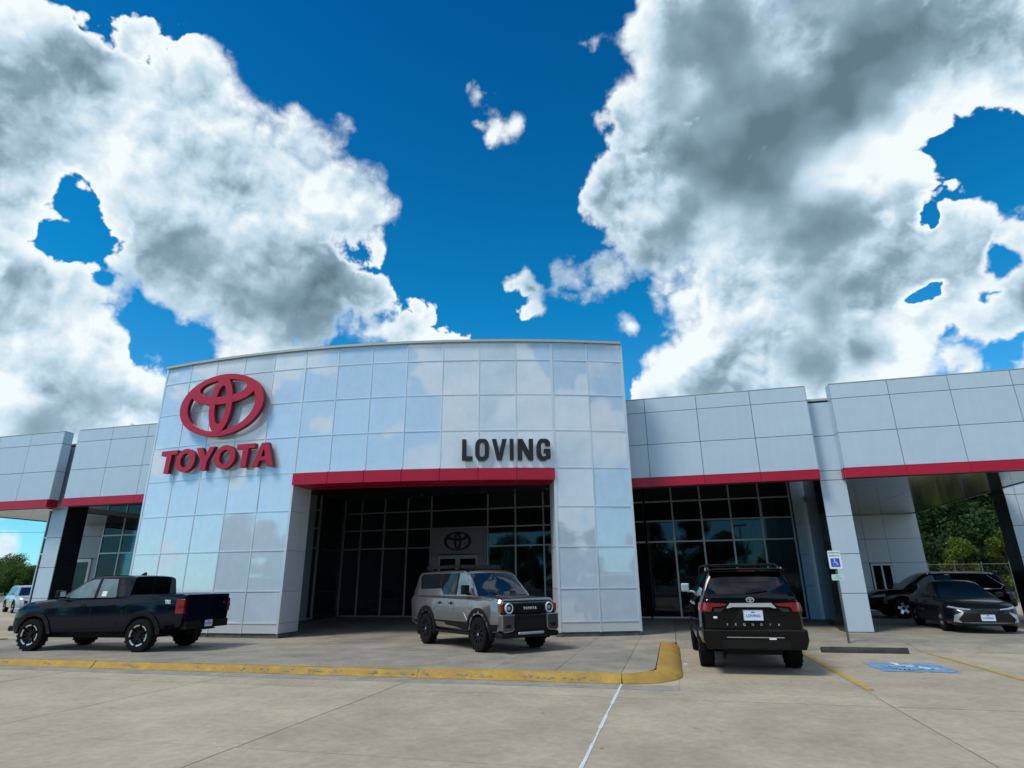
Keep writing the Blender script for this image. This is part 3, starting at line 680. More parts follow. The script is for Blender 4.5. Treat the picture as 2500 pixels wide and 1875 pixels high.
b.build('hanging_drape', M_drape, loc=(-7.75, 29.4, 0), label='pale blue drape hanging inside the glass right of the entrance doors', cat='drape')
# wall at the end of the service drive
ww = empty('service_wall', (9, 34.2, 0), 0, 'white panelled wall with a glazed door behind the cars under the right canopy', 'building')
M_wwp = mat('white_wall_panel', (.70,.76,.80), .4, pervar=.03)
us2 = [4.6, 5.6, 6.6, 7.6, 8.6, 9.62, 10.62, 12.14]
for a, b_ in zip(us2[:-1], us2[1:]):
    for z0, z1 in ((.02,1.115),(1.115,2.28),(2.28,3.42),(3.42,4.6),(4.6,5.7)):
        if 9.6 < a < 10 and z1 < 2.3: continue
        MB().box(a - 9 + .008, b_ - 9 - .008, 0, .04, z0 + .009, z1 - .009).build('wall_panel', M_wwp, ww)
MB().box(-4.4, 3.12, .045, 3, 0, 5.7).build('wall_core', M_acmd, ww)
MB().prism([(.66,.02),(1.60,.02),(1.60,2.25),(.66,2.25)], [[(.74,.05),(.74,2.15),(1.10,2.15),(1.10,.05)], [(1.18,.05),(1.18,2.15),(1.52,2.15),(1.52,.05)]], -.03, .03).build('door_frame', M_white, ww)
MB().box(.73, 1.53, 0.0, .02, .05, 2.16).build('door_pane', M_glass, ww)
# pier at the far right
rp = empty('end_pier', (12.3, 26, 0), 0, 'grey panelled pier with dark side at the right edge of the photo', 'pillar')
for a, b_ in ((-.02,.33),(.33,2.0)):
    for z0, z1 in ((.01,1.08),(1.08,2.22),(2.22,3.33),(3.33,4.45),(4.45,5.6),(5.6,6.7)): MB().box(a + .008, b_ - .008, 0, .03, z0 + .009, z1 - .009).build('cladding_panel', M_acm, rp)
MB().box(.0, 1.98, .035, .9, 0, 6.7).build('core', M_dark, rp)
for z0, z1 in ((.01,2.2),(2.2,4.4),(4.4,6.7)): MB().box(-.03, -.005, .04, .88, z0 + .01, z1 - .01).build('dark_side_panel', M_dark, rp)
# ------------------------------------------------------------------ vehicles
def paint(name, col, metal=.0, rough=.28, coat=1.0, spec=.5):
    m = mat(name, col, rough, metal=metal, coat=coat, spec=spec); return m
P_navy = paint('dark_navy_paint', (.0016,.004,.012), .0, .10, .22, .18)
P_black = paint('black_paint', (.0008,.0010,.0018), .0, .08, .25, .16)
P_silver = paint('grey_beige_paint', (.235,.232,.235), .80, .20)
P_slate = paint('dark_slate_paint', (.005,.008,.013), .2, .26, .4, .3)
P_lite = paint('pale_silver_paint', (.42,.45,.48), .5, .32)
C_glass = mat('car_glass', (.0015,.003,.005), .02, spec=.45)
C_glass2 = mat('car_windscreen_glass', (.003,.014,.030), .02, spec=.5)  # deep blue base colour stands in for reflections on the windscreen
C_glassl = mat('light_painted_side_glass', (.10,.17,.19), .06, spec=.85, noise_amt=.5, noise_sc=2.5)  # opaque; light seen through and off the pane painted as mottled pale colour
C_trim = mat('black_plastic_trim', (.006,.0065,.007), .6, spec=.2, bump=.15, bump_sc=220)
C_well = mat('wheel_well', (.002,.002,.002), .9)
C_tyre = mat('tyre_rubber', (.008,.008,.009), .9, spec=.15, bump=.3, bump_sc=60)
C_rimd = mat('black_rim', (.005,.0055,.0065), .4, spec=.25)
C_rims = mat('machined_rim', (.62,.64,.66), .3, metal=.7)
C_chr = mat('chrome_trim', (.85,.88,.90), .28, metal=1.)
C_lamp = mat('clear_lamp_lens', (.42,.48,.52), .08, spec=.8, metal=.3)
C_lampd = mat('smoked_lamp', (.012,.022,.025), .08, spec=.7)
C_tail = mat('red_tail_lens', (.22,.003,.008), .12, spec=.7, coat=.6)
C_taild = mat('dark_red_tail_lens', (.10,.002,.004), .12, spec=.7, coat=.6)
C_amber = mat('amber_lens', (.22,.05,.015), .15, spec=.6)
C_plate = mat('dealer_plate_white', (.60,.68,.78), .5)
C_ink = mat('plate_blue_ink', (.03,.12,.42), .5)
C_seam = mat('door_seam', (.001,.001,.001), .7)
def interp(keys, x):
    if x <= keys[0][0]: return keys[0][1]
    if x >= keys[-1][0]: return keys[-1][1]
    for (a, va), (b_, vb) in zip(keys[:-1], keys[1:]):
        if a <= x <= b_:
            t = (x - a)/(b_ - a) if b_ > a else 0
            return va + (vb - va)*t
def smooth_keys(keys):
    """monotone-ish smoothing: Catmull-Rom sampled densely"""
    out = []; n = len(keys)
    for i in range(n - 1):
        p0 = keys[max(i-1,0)]; p1 = keys[i]; p2 = keys[i+1]; p3 = keys[min(i+2,n-1)]
        d = p2[0] - p1[0]
        m1 = (p2[1]-p0[1])/max(p2[0]-p0[0],1e-6); m2 = (p3[1]-p1[1])/max(p3[0]-p1[0],1e-6)
        s = (p2[1]-p1[1])/max(d,1e-6)
        if s == 0: m1 = m2 = 0
        else:
            m1 = max(min(m1/s, 2.2), 0)*s; m2 = max(min(m2/s, 2.2), 0)*s
        for q in range(6):
            t = q/6; h00=2*t**3-3*t**2+1; h10=t**3-2*t**2+t; h01=-2*t**3+3*t**2; h11=t**3-t**2
            out.append((p1[0]+d*t, h00*p1[1]+h10*d*m1+h01*p2[1]+h11*d*m2))
    out.append(keys[-1]); return out
def loft(xs, ring_fn):
    """xs ascending; ring_fn(x) gives a half profile [(y,z)...] from bottom centre to top centre"""
    vs = []; fs = []; n = None
    for x in xs:
        h = ring_fn(x); r = [(y, z) for y, z in h] + [(-y, z) for y, z in h[-2:0:-1]]
        n = len(r); vs += [(x, y, z) for y, z in r]
    for i in range(len(xs) - 1):
        for q in range(n): fs.append((i*n+q, i*n+(q+1)%n, (i+1)*n+(q+1)%n, (i+1)*n+q))
    for base in (0, (len(xs)-1)*n):
        h = n//2 + 1
        for q in range(h - 1):           # quads between mirrored points
            a, b_ = base + q, base + q + 1; c = base + (n - q) % n; d = base + (n - q - 1) % n
            f = [a, b_, d, c]; g = []
            for i_ in f:
                if i_ not in g: g.append(i_)
            if len(g) >= 3: fs.append(tuple(g))
    b = MB(); b.add(vs, fs); return b
def boolean(o, cutters, op='DIFFERENCE'):
    for c in cutters:
        md = o.modifiers.new('cut', 'BOOLEAN'); md.operation = op; md.object = c; md.solver = 'EXACT'
    dg = bpy.context.evaluated_depsgraph_get(); me = bpy.data.meshes.new_from_object(o.evaluated_get(dg))
    o.modifiers.clear(); o.data = me
    for c in cutters: bpy.data.objects.remove(c)
    return o
def bvh_of(*obs):
    vs = []; fs = []
    for o in obs:
        b = len(vs); vs += [v.co.copy() for v in o.data.vertices]; fs += [[i + b for i in p.vertices] for p in o.data.polygons]
    return BVHTree.FromPolygons(vs, fs)
AX = {'y+': (0, 2, Vector((0,-1,0)), 1, 3), 'y-': (0, 2, Vector((0,1,0)), 1, -3), 'x+': (1, 2, Vector((-1,0,0)), 0, 4), 'x-': (1, 2, Vector((1,0,0)), 0, -4), 'z': (0, 1, Vector((0,0,-1)), 2, 4)}
def patch(name, poly, ax, bvh, m, par, off=.006, res=.10, skirt=.012, mind=0.):
    """a thin shell following the bodywork: poly drawn in the view along ax"""
    ia, ib, d, ic, c0 = AX[ax]
    P2 = [Vector(p) for p in poly]
    # densify outline
    dn = []
    for i in range(len(P2)):
        a, b_ = P2[i], P2[(i+1) % len(P2)]; k_ = max(1, int((b_ - a).length/res))
        for q in range(k_): dn.append(a.lerp(b_, q/k_))
    xs_ = [p.x for p in dn]; ys_ = [p.y for p in dn]
    def inside(p):
        c = False; j = len(dn) - 1
        for i in range(len(dn)):
            if (dn[i].y > p[1]) != (dn[j].y > p[1]) and p[0] < (dn[j].x - dn[i].x)*(p[1] - dn[i].y)/(dn[j].y - dn[i].y) + dn[i].x: c = not c
            j = i
        return c
    pts = list(dn); x = min(xs_) + res*.5
    while x < max(xs_):
        y = min(ys_) + res*.5
        while y < max(ys_):
            if inside((x, y)) and min((Vector((x, y)) - q).length for q in dn) > res*.4: pts.append(Vector((x, y)))
            y += res
        x += res
    n0 = len(dn)
    r = delaunay_2d_cdt(pts, [(i, (i+1) % n0) for i in range(n0)], [list(range(n0))], 1, 1e-5)
    vs2, fs = r[0], r[2]
    vs = []; last = math.copysign(mind + .02, c0) if mind else 0
    for p in vs2:
        o = [0,0,0]; o[ia] = p.x; o[ib] = p.y; o[ic] = c0
        h = bvh.ray_cast(Vector(o), d)
        if h[0] is not None and abs(h[0][ic]) >= mind: last = h[0][ic]; vs.append(h[0] - d*off)
        elif mind: o[ic] = last; vs.append(Vector(o) - d*off)
        else:
            nn = bvh.find_nearest(Vector([o[0] if ic != 0 else last, o[1] if ic != 1 else last, o[2] if ic != 2 else last]))
            o[ic] = last; vs.append(Vector(o) - d*off)
    b = MB(); nv = len(vs); b.v = [tuple(v) for v in vs]; b.f = [tuple(f) for f in fs]
    cnt = {}
    for f in fs:
        for i in range(len(f)):
            e_ = (f[i], f[(i+1) % len(f)]); cnt[tuple(sorted(e_))] = cnt.get(tuple(sorted(e_)), 0) + 1
    if skirt:
        mp = {}
        for e_, c in cnt.items():
            if c == 1:
                for i in e_:
                    if i not in mp: mp[i] = len(b.v); b.v.append(tuple(Vector(vs[i]) + d*(off + skirt)))
                b.f.append((e_[0], e_[1], mp[e_[1]], mp[e_[0]]))
    return b.build(name, m, par, smooth=40)
def both(name, poly, bvh, m, par, **k):
    return [patch(name, poly, 'y+', bvh, m, par, **k), patch(name, poly, 'y-', bvh, m, par, **k)]
def bar(poly, w):   # a thin band along a polyline, as an outline
    L_, R_ = [], []
    for i, p in enumerate(poly):
        a = Vector(poly[max(i-1,0)]); b_ = Vector(poly[min(i+1,len(poly)-1)]); d = (b_ - a).normalized(); nn = Vector((-d.y, d.x))*w/2
        L_.append(tuple(Vector(p) + nn)); R_.append(tuple(Vector(p) - nn))
    return L_ + R_[::-1]
def arch(cx, cz, r0, r1, a0=-8, a1=188, n=18, sq=1.0):
    o = [(cx + r1*math.cos(R(a0 + (a1-a0)*i/n)), cz + r1*sq*math.sin(R(a0 + (a1-a0)*i/n))) for i in range(n+1)]
    return o + [(cx + r0*math.cos(R(a0 + (a1-a0)*i/n)), cz + r0*math.sin(R(a0 + (a1-a0)*i/n))) for i in range(n, -1, -1)]
def wheel(par, x, y, r, w, style, side):
    """tyre mesh as the wheel part, rim as its sub-part"""
    s = side; rr_ = r*.66
    tread = [(rr_-.01, -.5*w), (r*.80, -.50*w), (r*.93, -.47*w), (r*.985, -.38*w), (r, -.20*w), (r, .20*w), (r*.985, .38*w), (r*.93, .47*w), (r*.80, .50*w), (rr_-.01, .5*w), (rr_-.05, .40*w), (rr_-.05,-.40*w), (rr_-.01,-.5*w)]
    b = MB().lathe_y(tread, 40)
    for i in range(40):              # tread blocks
        t = 2*math.pi*(i + .5)/40
        for yy in (-.30*w, 0, .30*w):
            Mx = Matrix.Rotation(-t, 4, 'Y') @ Matrix.Translation((r - .002, yy + (.02 if i % 2 else -.02), 0))
            b.box(-.012, .003, -.11*w, .11*w, -.020, .020, Mx)
    wh = b.build('wheel', C_tyre, par, smooth=35); wh.location = (x, y, r)
    q = MB(); yo = s*w*.40
    q.lathe_y([(rr_, yo + s*.01), (rr_*.96, yo + s*.025), (rr_*.90, yo + s*.005), (rr_*.86, yo - s*.06), (rr_*.5, yo - s*.09), (.001, yo - s*.09)], 36)
    n = {'six': 6, 'ten': 10, 'ten_s': 10, 'five': 5, 'y': 5}[style]
    rim = q.build('rim', [C_rimd], wh, smooth=35)
    sp = MB(); spl = MB()
    for i in range(n):
        t = 2*math.pi*i/n + .2
        Mx = Matrix.Rotation(-t, 4, 'Y')
        if style == 'six':      # dark split spokes with bright outer ends
            for dt in (-.22, .22):
                Mq = Matrix.Rotation(-(t + dt), 4, 'Y'); 
                vs = [(.06, yo - s*.03, -.022), (.06, yo - s*.03, .022), (rr_*.93, yo + s*.012, .016), (rr_*.93, yo + s*.012, -.016)]
                vs2 = [(a, c - s*.04, e_) for a, c, e_ in vs]
                sp.add([Mq @ Vector(v) for v in vs + vs2], [(0,1,2,3),(4,7,6,5),(0,4,5,1),(1,5,6,2),(2,6,7,3),(3,7,4,0)])
            for j in range(5):
                a0 = t - .36 + j*.144; a1 = a0 + .144
                vs = [(rr_*.97*math.cos(a0), yo + s*.028, rr_*.97*math.sin(a0)), (rr_*.97*math.cos(a1), yo + s*.028, rr_*.97*math.sin(a1)), (rr_*.85*math.cos(a1), yo + s*.022, rr_*.85*math.sin(a1)), (rr_*.85*math.cos(a0), yo + s*.022, rr_*.85*math.sin(a0))]
                spl.add(vs + [(a, c - s*.03, e_) for a, c, e_ in vs], [(0,1,2,3),(4,7,6,5),(0,4,5,1),(1,5,6,2),(2,6,7,3),(3,7,4,0)])
        else:
            wd = {'ten': .020, 'ten_s': .022, 'five': .05, 'y': .045}[style]
            vs = [(.05, yo - s*.02, -wd*1.3), (.05, yo - s*.02, wd*1.3), (rr_*.95, yo + s*.012, wd), (rr_*.95, yo + s*.012, -wd)]
            vs2 = [(a, c - s*.045, e_) for a, c, e_ in vs]
            (sp if style == 'ten' else spl).add([Mx @ Vector(v) for v in vs + vs2], [(0,1,2,3),(4,7,6,5),(0,4,5,1),(1,5,6,2),(2,6,7,3),(3,7,4,0)])
    sp.cyl((0, yo - s*.06, 0), (0, yo - s*.0, 0), .075, .06, 16)
    sp.build('spokes', C_rimd, wh)
    if spl.v: spl.build('bright_spokes', C_rims, wh)
    MB().cyl((0, yo - s*.01, 0), (0, yo + s*.006, 0), .032, .028, 12).build('hub_cap', C_rims if style in ('ten', 'ten_s') else C_rimd, wh)
    return wh
def plate(par, M_, text='LOVING', w=.305, h=.155):
    """dealer plate: local x right, y up, z out"""
    b = MB().box(-w/2, w/2, -h/2, h/2, 0, .008, M_); p = b.build('dealer_plate', C_plate, par)
    fr_ = MB()
    for a in ((-w/2-.006,w/2+.006,h/2,h/2+.010),(-w/2-.006,w/2+.006,-h/2-.010,-h/2),(-w/2-.01,-w/2,-h/2,h/2),(w/2,w/2+.01,-h/2,h/2)): fr_.box(*a, 0, .012, M_)
    fr_.build('plate_frame', C_chr, p)
    me = text_mesh(text, .070, .001, .0022); me.transform(M_ @ Matrix.Translation((0,-.012,.009))); link('lettering', me, C_ink, p)
    MB().add([tuple(M_ @ Vector((x*.5, y*.5 + .045, .0095))) for x, y in [(-.09,0),(-.05,.03),(0,.045),(.05,.03),(.09,0),(0,-.01)]], [tuple(range(6))]).build('plate_mark', C_ink, p)
    return p
def oval_badge(par, M_, s, m):
    for o, i in ((ell(0,0,s,s*.66,24), ell(0,0,s*.78,s*.50,24)), (ell(0,s*.26,s*.76,s*.28,24), ell(0,s*.30,s*.55,s*.16,24)), (ell(0,0,s*.28,s*.60,20), ell(0,0,s*.12,s*.42,20))):
        MB().prism(o, [i[::-1]], -.006, 0, M_ @ Matrix.Rotation(R(90), 4, 'X') @ Matrix.Rotation(R(180), 4, 'Z') if False else M_).build('badge_oval', m, par)
def vehicle(name, lab, cat, loc, rz, S, group=None):
    root = empty(name, loc, rz, lab, cat, group, scale=S.get('scale', 1))
    if 'scale3' in S: root.scale = S['scale3']
    L0, L1 = S['xr'], S['xf']; zb_ = S['body']
    K = {k_: smooth_keys(v) if len(v) > 2 and k_ not in S.get('sharp', ()) else v for k_, v in zb_.items()}
    def f(k_, x): return interp(K[k_], x)
    def ring(x):
        zt = f('top', x); zw = f('belt', x); zf = f('floor', x); w = f('w', x); ws = w - f('sh', x); wt = w - f('ti', x); c = f('crown', x)
        zm = zf + (zw - zf)*.48
        return [(0, zf), (w*.86, zf), (w - .035, zf + .05), (w - .008, zf + (zm-zf)*.45), (w, zm), (w - .006, zm + (zw - zm)*.6), (ws + (w-ws)*.35, zw - .02), (ws, zw + .012 if zt > zw + .03 else min(zw, zt - c*.9)), (wt, zt - c*.55), (wt*.86, zt - c*.22), (wt*.55, zt - c*.05), (0, zt)]
    n = S.get('n', 64); xs_ = sorted(set([L0 + (L1 - L0)*i/n for i in range(n + 1)] + [L0 + .01, L0 + .03, L1 - .01, L1 - .03] + S.get('extra', [])))
    body = loft(xs_, ring).build('body', [S['paint'], C_well], root)
    cut = []
    wr, wx = S['wr'], S['wx']; ar = wr + S.get('gap', .055)
    for x in wx:
        for s in (-1, 1):
            b = MB(); pts = [(x + ar*math.cos(R(t)), wr + ar*S.get('asq', 1.0)*math.sin(R(t))) for t in range(0, 181, 12)] + [(x - ar, wr - .6), (x + ar, wr - .6)]
            b.prism(pts, (), s*(S['W']/2 - .38), s*(S['W']/2 + .2)); c = b.build('cutter', [S['paint'], C_well], root)
            for p in c.data.polygons: p.material_index = 1
            cut.append(c)
    for bx in S.get('cuts', []):
        c = MB().box(*bx).build('cutter', [S['paint'], C_trim], root)

        for p in c.data.polygons: p.material_index = 1
        cut.append(c)
    boolean(body, cut)
    for p in body.data.polygons:
        q_ = p.center
        if abs(q_.y) < S['W']/2 - .01:
            for x in wx:
                if math.hypot(q_.x - x, (q_.z - wr)/S.get('asq', 1.0)) < ar + .004 and (abs(p.normal.y) < .3 or abs(q_.y) < S['W']/2 - .3): p.material_index = 1
    smooth_mesh(body.data, S.get('sm', 28))
    # cabin
    C = S['cabin']; KC = {k_: smooth_keys(v) if len(v) > 2 and k_ not in S.get('sharp', ()) else v for k_, v in C.items() if isinstance(v, list) and k_ != 'extra'}
    def fc(k_, x): return interp(KC[k_], x)
    zb0 = C['base']; H_ = C['height']
    def cring(x):
        zr = fc('roof', x); t = min(1, max(0, (zr - zb0)/H_)); wb = fc('wb', x); wr_ = fc('wr', x); w_ = wb + (wr_ - wb)*t
        e_ = .055*t + .004
        return [(0, zb0 - .12), (wb*.98, zb0 - .12), (wb, zb0), (wb + (w_-wb)*.55 + .006*t, zb0 + (zr - zb0)*.5), (w_, zr - e_), (w_ - .025 - .01*t, zr - e_*.30), (w_*.82, zr + .010*t), (w_*.5, zr + .028*t), (0, zr + .036*t)]
    cx = [C['x0'] + (C['x1'] - C['x0'])*i/44 for i in range(45)] + C.get('extra', [])
    cab = loft(sorted(set(cx)), cring).build('cabin', S.get('roofpaint', S['paint']), root, smooth=S.get('smc', 24))
    bv = bvh_of(body, cab)
    g = S.get('glass', C_glass)
    for i, w in enumerate(S.get('windows', [])): both('window', w, bv, S.get('gmats', [g]*9)[i], root, off=.005)
    if 'ws' in S: patch('windscreen', S['ws'], 'z', bv, S.get('wsm', C_glass2), root, off=.008)
    if 'rw' in S: patch('rear_window', S['rw'], 'x-', bv, C_glass, root, off=.006)
    for w in S.get('seams', []): both('door_seam', bar(w, .011), bv, C_seam, root, off=.0015, skirt=0, res=.15)
    for w in S.get('pillars', []): both('pillar_trim', w, bv, S.get('pilm', C_trim), root, off=.007, res=.12)
    for x in wx:
        if S.get('flare'): both('wheel_arch_trim', arch(x, wr, ar - .012, ar + S['flare'], sq=S.get('fsq', 1.0), a0=S.get('fa', -12), a1=180 - S.get('fa', -12), n=26), bv, S.get('flm', C_trim), root, off=.024, res=.09, skirt=.04, mind=S['W']/2 - .12)
    for w in S.get('sill', []): both('sill_trim', w, bv, S.get('sillm', C_trim), root, off=.012, res=.14, skirt=.02)
    ty = S['W']/2 - S.get('tw', .25)/2 - S.get('inset', .03)
    for x in wx:
        for s in (-1, 1): wheel(root, x, s*ty, wr, S.get('tw', .25), S['rim'], s)
    MB().box(wx[0] - .1, wx[1] + .1, -S['W']/2 + .33, S['W']/2 - .33, S['under'], S['under'] + .15).build('underbody', C_well, root)
    for s in (-1, 1):
        mx, mz = S['mirror']; my = s*(S['W']/2 - .04)
        o = MB().box(mx - .07, mx + .07, my if s > 0 else my - .20, my + .20 if s > 0 else my, mz, mz + S.get('mh', .19)).box(mx - .03, mx + .03, min(my - s*.10, my + s*.06), max(my - s*.10, my + s*.06), mz - .02, mz + .03)
        o = o.build('mirror', S.get('mirm', C_trim), root); bevel(o, .028, 2)
        MB().box(mx - .078, mx - .069, my + (.02 if s > 0 else -.18), my + (.18 if s > 0 else -.02), mz + .03, mz + S.get('mh', .19) - .03).build('mirror_glass', C_chr, o)
    for hx, hz in S.get('handles', []):
        for s in (-1, 1):
            h = bv.ray_cast(Vector((hx, s*3, hz)), Vector((0, -s, 0)))
            y = h[0].y if h[0] else s*.9
            o = MB().box(hx - .10, hx + .10, min(y, y + s*.035), max(y, y + s*.035), hz - .014, hz + .014).box(hx - .045, hx + .045, min(y - s*.01, y + s*.006), max(y - s*.01, y + s*.006), hz - .04, hz + .04).build('door_handle', S.get('hm', S['paint']), root); bevel(o, .010, 1)
    return root, bv, body, cab
def rails(root, pts, y, m, r=.018):
    for s in (-1, 1):
        b = MB().tube([(x, s*y, z) for x, z in pts], r, 8)
        b.cyl((pts[0][0], s*y, pts[0][1]), (pts[0][0] + .04, s*y, pts[0][1] - .08), r*1.2).cyl((pts[-1][0], s*y, pts[-1][1]), (pts[-1][0] - .04, s*y, pts[-1][1] - .08), r*1.2)
        b.build('roof_rail', m, root, smooth=40)
X90 = Matrix.Rotation(R(90), 4, 'X')
def face_front(x, y, z, tilt=0): # local x -> -y.. seen from the front; z out = +x
    return Matrix.Translation((x, y, z)) @ Matrix(((0,0,1,0),(1,0,0,0),(0,1,0,0),(0,0,0,1))) @ Matrix.Rotation(R(-tilt), 4, 'X')
def face_rear(x, y, z, tilt=0):
    return Matrix.Translation((x, y, z)) @ Matrix(((0,0,-1,0),(-1,0,0,0),(0,1,0,0),(0,0,0,1))) @ Matrix.Rotation(R(-tilt), 4, 'X')
def face_left(x, y, z, s=1):   # seen from the left (+y): local x -> -x
    if s > 0: return Matrix.Translation((x, y, z)) @ Matrix(((-1,0,0,0),(0,0,1,0),(0,1,0,0),(0,0,0,1)))
    return Matrix.Translation((x, y, z)) @ Matrix(((1,0,0,0),(0,0,-1,0),(0,1,0,0),(0,0,0,1)))

# ---- pickup truck
PT = dict(scale=.945, xr=-2.84, xf=2.56, W=1.95, wr=.405, wx=(-1.67, 1.67), paint=P_navy, rim='six', tw=.265, inset=-.012, gap=.075, asq=1.02, fa=3, flare=.115, fsq=1.02, flm=P_navy, under=.32, n=80, sm=26,
 body=dict(top=[(-2.80,1.39),(-2.7,1.42),(-1.2,1.405),(-1.12,1.34),(1.0,1.315),(1.35,1.305),(2.0,1.265),(2.34,1.20),(2.50,1.10),(2.56,.98)],
  belt=[(-2.84,1.30),(-1.2,1.30),(1.0,1.24),(1.6,1.21),(2.3,1.10),(2.56,.90)], floor=[(-2.84,.62),(-2.4,.60),(-2.2,.48),(2.1,.42),(2.4,.44),(2.56,.52)],
  w=[(-2.84,.925),(-2.7,.94),(-2.0,.965),(-1.1,.955),(.9,.955),(1.6,.965),(2.1,.945),(2.4,.86),(2.52,.74),(2.56,.66)], sh=[(-2.84,.03),(2.56,.05)], ti=[(-2.84,.045),(-1.2,.045),(-1.1,.09),(1.0,.10),(2.56,.14)], crown=[(-2.84,.01),(-1.2,.01),(-1.1,.03),(1.0,.05),(2.3,.07),(2.56,.12)]),
 sharp=('top','crown','belt'), cuts=[(-2.70,-1.22,-.80,.80,.86,1.6)], extra=[-1.2,-1.12,-2.7],
 cabin=dict(base=1.27, height=.61, x0=-1.12, x1=1.16, roof=[(-1.12,1.85),(-1.05,1.872),(-.6,1.88),(.0,1.885),(.22,1.865),(.34,1.825),(1.16,1.29)], wb=[(-1.12,.89),(1.16,.88)], wr=[(-1.12,.76),(0,.75),(1.16,.74)], extra=[.34,.28]),
 windows=[[(.98,1.325),(.38,1.73),(.20,1.80),(-.02,1.815),(-.02,1.335)], [(-.10,1.335),(-.10,1.815),(-.58,1.81),(-.70,1.37),(-.67,1.34)], [(-.66,1.81),(-.80,1.80),(-.98,1.40),(-.90,1.35),(-.78,1.36)]],
 gmats=[C_glassl, C_glassl, C_glass], ws=[(.40,-.62),(.40,.62),(1.11,.76),(1.11,-.76)],
 seams=[[(-.06,1.24),(-.06,.55),(-.03,.48)], [(.98,1.20),(.96,.70),(.88,.50)], [(-.88,1.24),(-.98,1.05),(-1.05,.85)], [(-1.16,1.30),(-1.16,.60)], [(-1.0,.48),(.88,.48)]],
 sill=[[(-1.12,.40),(1.10,.40),(1.10,.475),(-1.12,.475)]], mirror=(.90,1.34), mirm=P_navy, handles=[(.22,1.14),(-.68,1.15)], hm=C_trim)
tk, bv, body, cab = vehicle('pickup_truck', 'dark navy double-cab pickup parked on the walk left of the tower', 'pickup truck', (-14.44, 13.72, 0), R(184), PT)
both('side_crease', [(.95,.66),(-.95,.66),(-.93,.72),(.75,.72)], bv, P_navy, tk, off=.014, res=.12)
patch('rear_window', [(-.82,1.37),(-.72,1.83),(.72,1.83),(.82,1.37)], 'x-', bvh_of(cab), C_glass, tk, off=.006)
both('cab_rear_corner', [(-1.02,1.36),(-.99,1.82),(-1.10,1.82),(-1.12,1.36)], bvh_of(cab), P_navy, tk, off=.004)
for s in (-1, 1):
    y0, y1 = sorted((s*.958, s*.87))
    o = MB().box(-2.865, -2.62, y0, y1, .93, 1.285).build('tail_light', [C_tail, C_taild], tk); bevel(o, .02, 2)
    MB().box(-2.868, -2.70, min(s*.960, s*.90), max(s*.960, s*.90), 1.06, 1.13).build('tail_light_bar', C_taild, o)
o = MB().box(-2.872, -2.84, -.862, .862, .74, 1.40).build('tailgate', P_navy, tk); bevel(o, .015, 2)
MB().box(-2.876, -2.868, -.60, .60, .98, 1.14).build('tailgate_stamp', P_navy, tk)
b = MB().box(-2.93, -2.78, -.86, -.34, .54, .735).box(-2.93, -2.78, .34, .86, .54, .735).box(-2.91, -2.78, -.34, .34, .54, .70).box(-2.96,-2.78,-.30,.30,.50,.54)
o = b.build('rear_bumper', C_trim, tk); bevel(o, .02, 2)
both('bumper_corner', [(-2.83,.56),(-2.50,.60),(-2.62,.80),(-2.83,.82)], bv, P_navy, tk, off=.02)
plate(tk, face_rear(-2.94, 0, .655))
for s in (-1, 1):
    me = text_mesh('TRD', .085, .002, .004); me.transform(face_left(-2.36, s*.953, 1.235, s)); o = link('badge', me, M_white, tk)
    me = text_mesh('OFF ROAD', .032, .002, .001); me.transform(face_left(-2.38, s*.955, 1.185, s)); link('badge', me, M_white, tk)
me = text_mesh('o', .10, .002, .004); me.transform(face_rear(-2.875, -.66, 1.18)); link('badge', me, C_chr, tk)
MB().prism([(-.15,1.90),(.08,1.90),(-.08,1.99),(-.13,1.995)], (), -.012, .012, Matrix.Translation((-.62,0,0))).build('shark_fin', P_navy, tk)
both('window_frame', [(-.015,1.33),(-.015,1.82),(-.105,1.82),(-.105,1.33)], bv, C_trim, tk, off=.007)
patch('window_sticker', [(-.24,1.37),(-.24,1.50),(-.38,1.50),(-.38,1.37)], 'y+', bv, M_white, tk, off=.011)
for s in (-1, 1):
    o = MB().box(2.30, 2.50, min(s*.86, s*.60), max(s*.86, s*.60), .96, 1.08).build('headlight', C_lamp, tk); bevel(o, .02, 2)
patch('grille', [(-.58,.60),(.58,.60),(.64,.98),(-.64,.98)], 'x+', bv, C_trim, tk, off=.02)
o = MB().box(2.3, 2.62, -.80, .80, .48, .62).build('front_bumper', C_trim, tk); bevel(o, .04, 2)
MB().cyl((-2.3,-.42,.42),(-1.6,-.42,.42),.07).build('exhaust', C_well, tk); MB().box(-1.8,-1.54,-.6,.6,.36,.44).build('axle', C_well, tk); MB().box(1.54,1.8,-.6,.6,.34,.42).build('axle', C_well, tk)

both('rear_fender_line', bar([(-.95,1.06),(-1.25,1.19),(-2.0,1.20),(-2.35,1.08)], .035), bvh_of(body), P_navy, tk, off=.020, skirt=.02, res=.08)
both('front_fender_line', bar([(2.30,1.02),(2.0,1.13),(1.35,1.13),(1.0,1.02)], .035), bvh_of(body), P_navy, tk, off=.020, skirt=.02, res=.08)
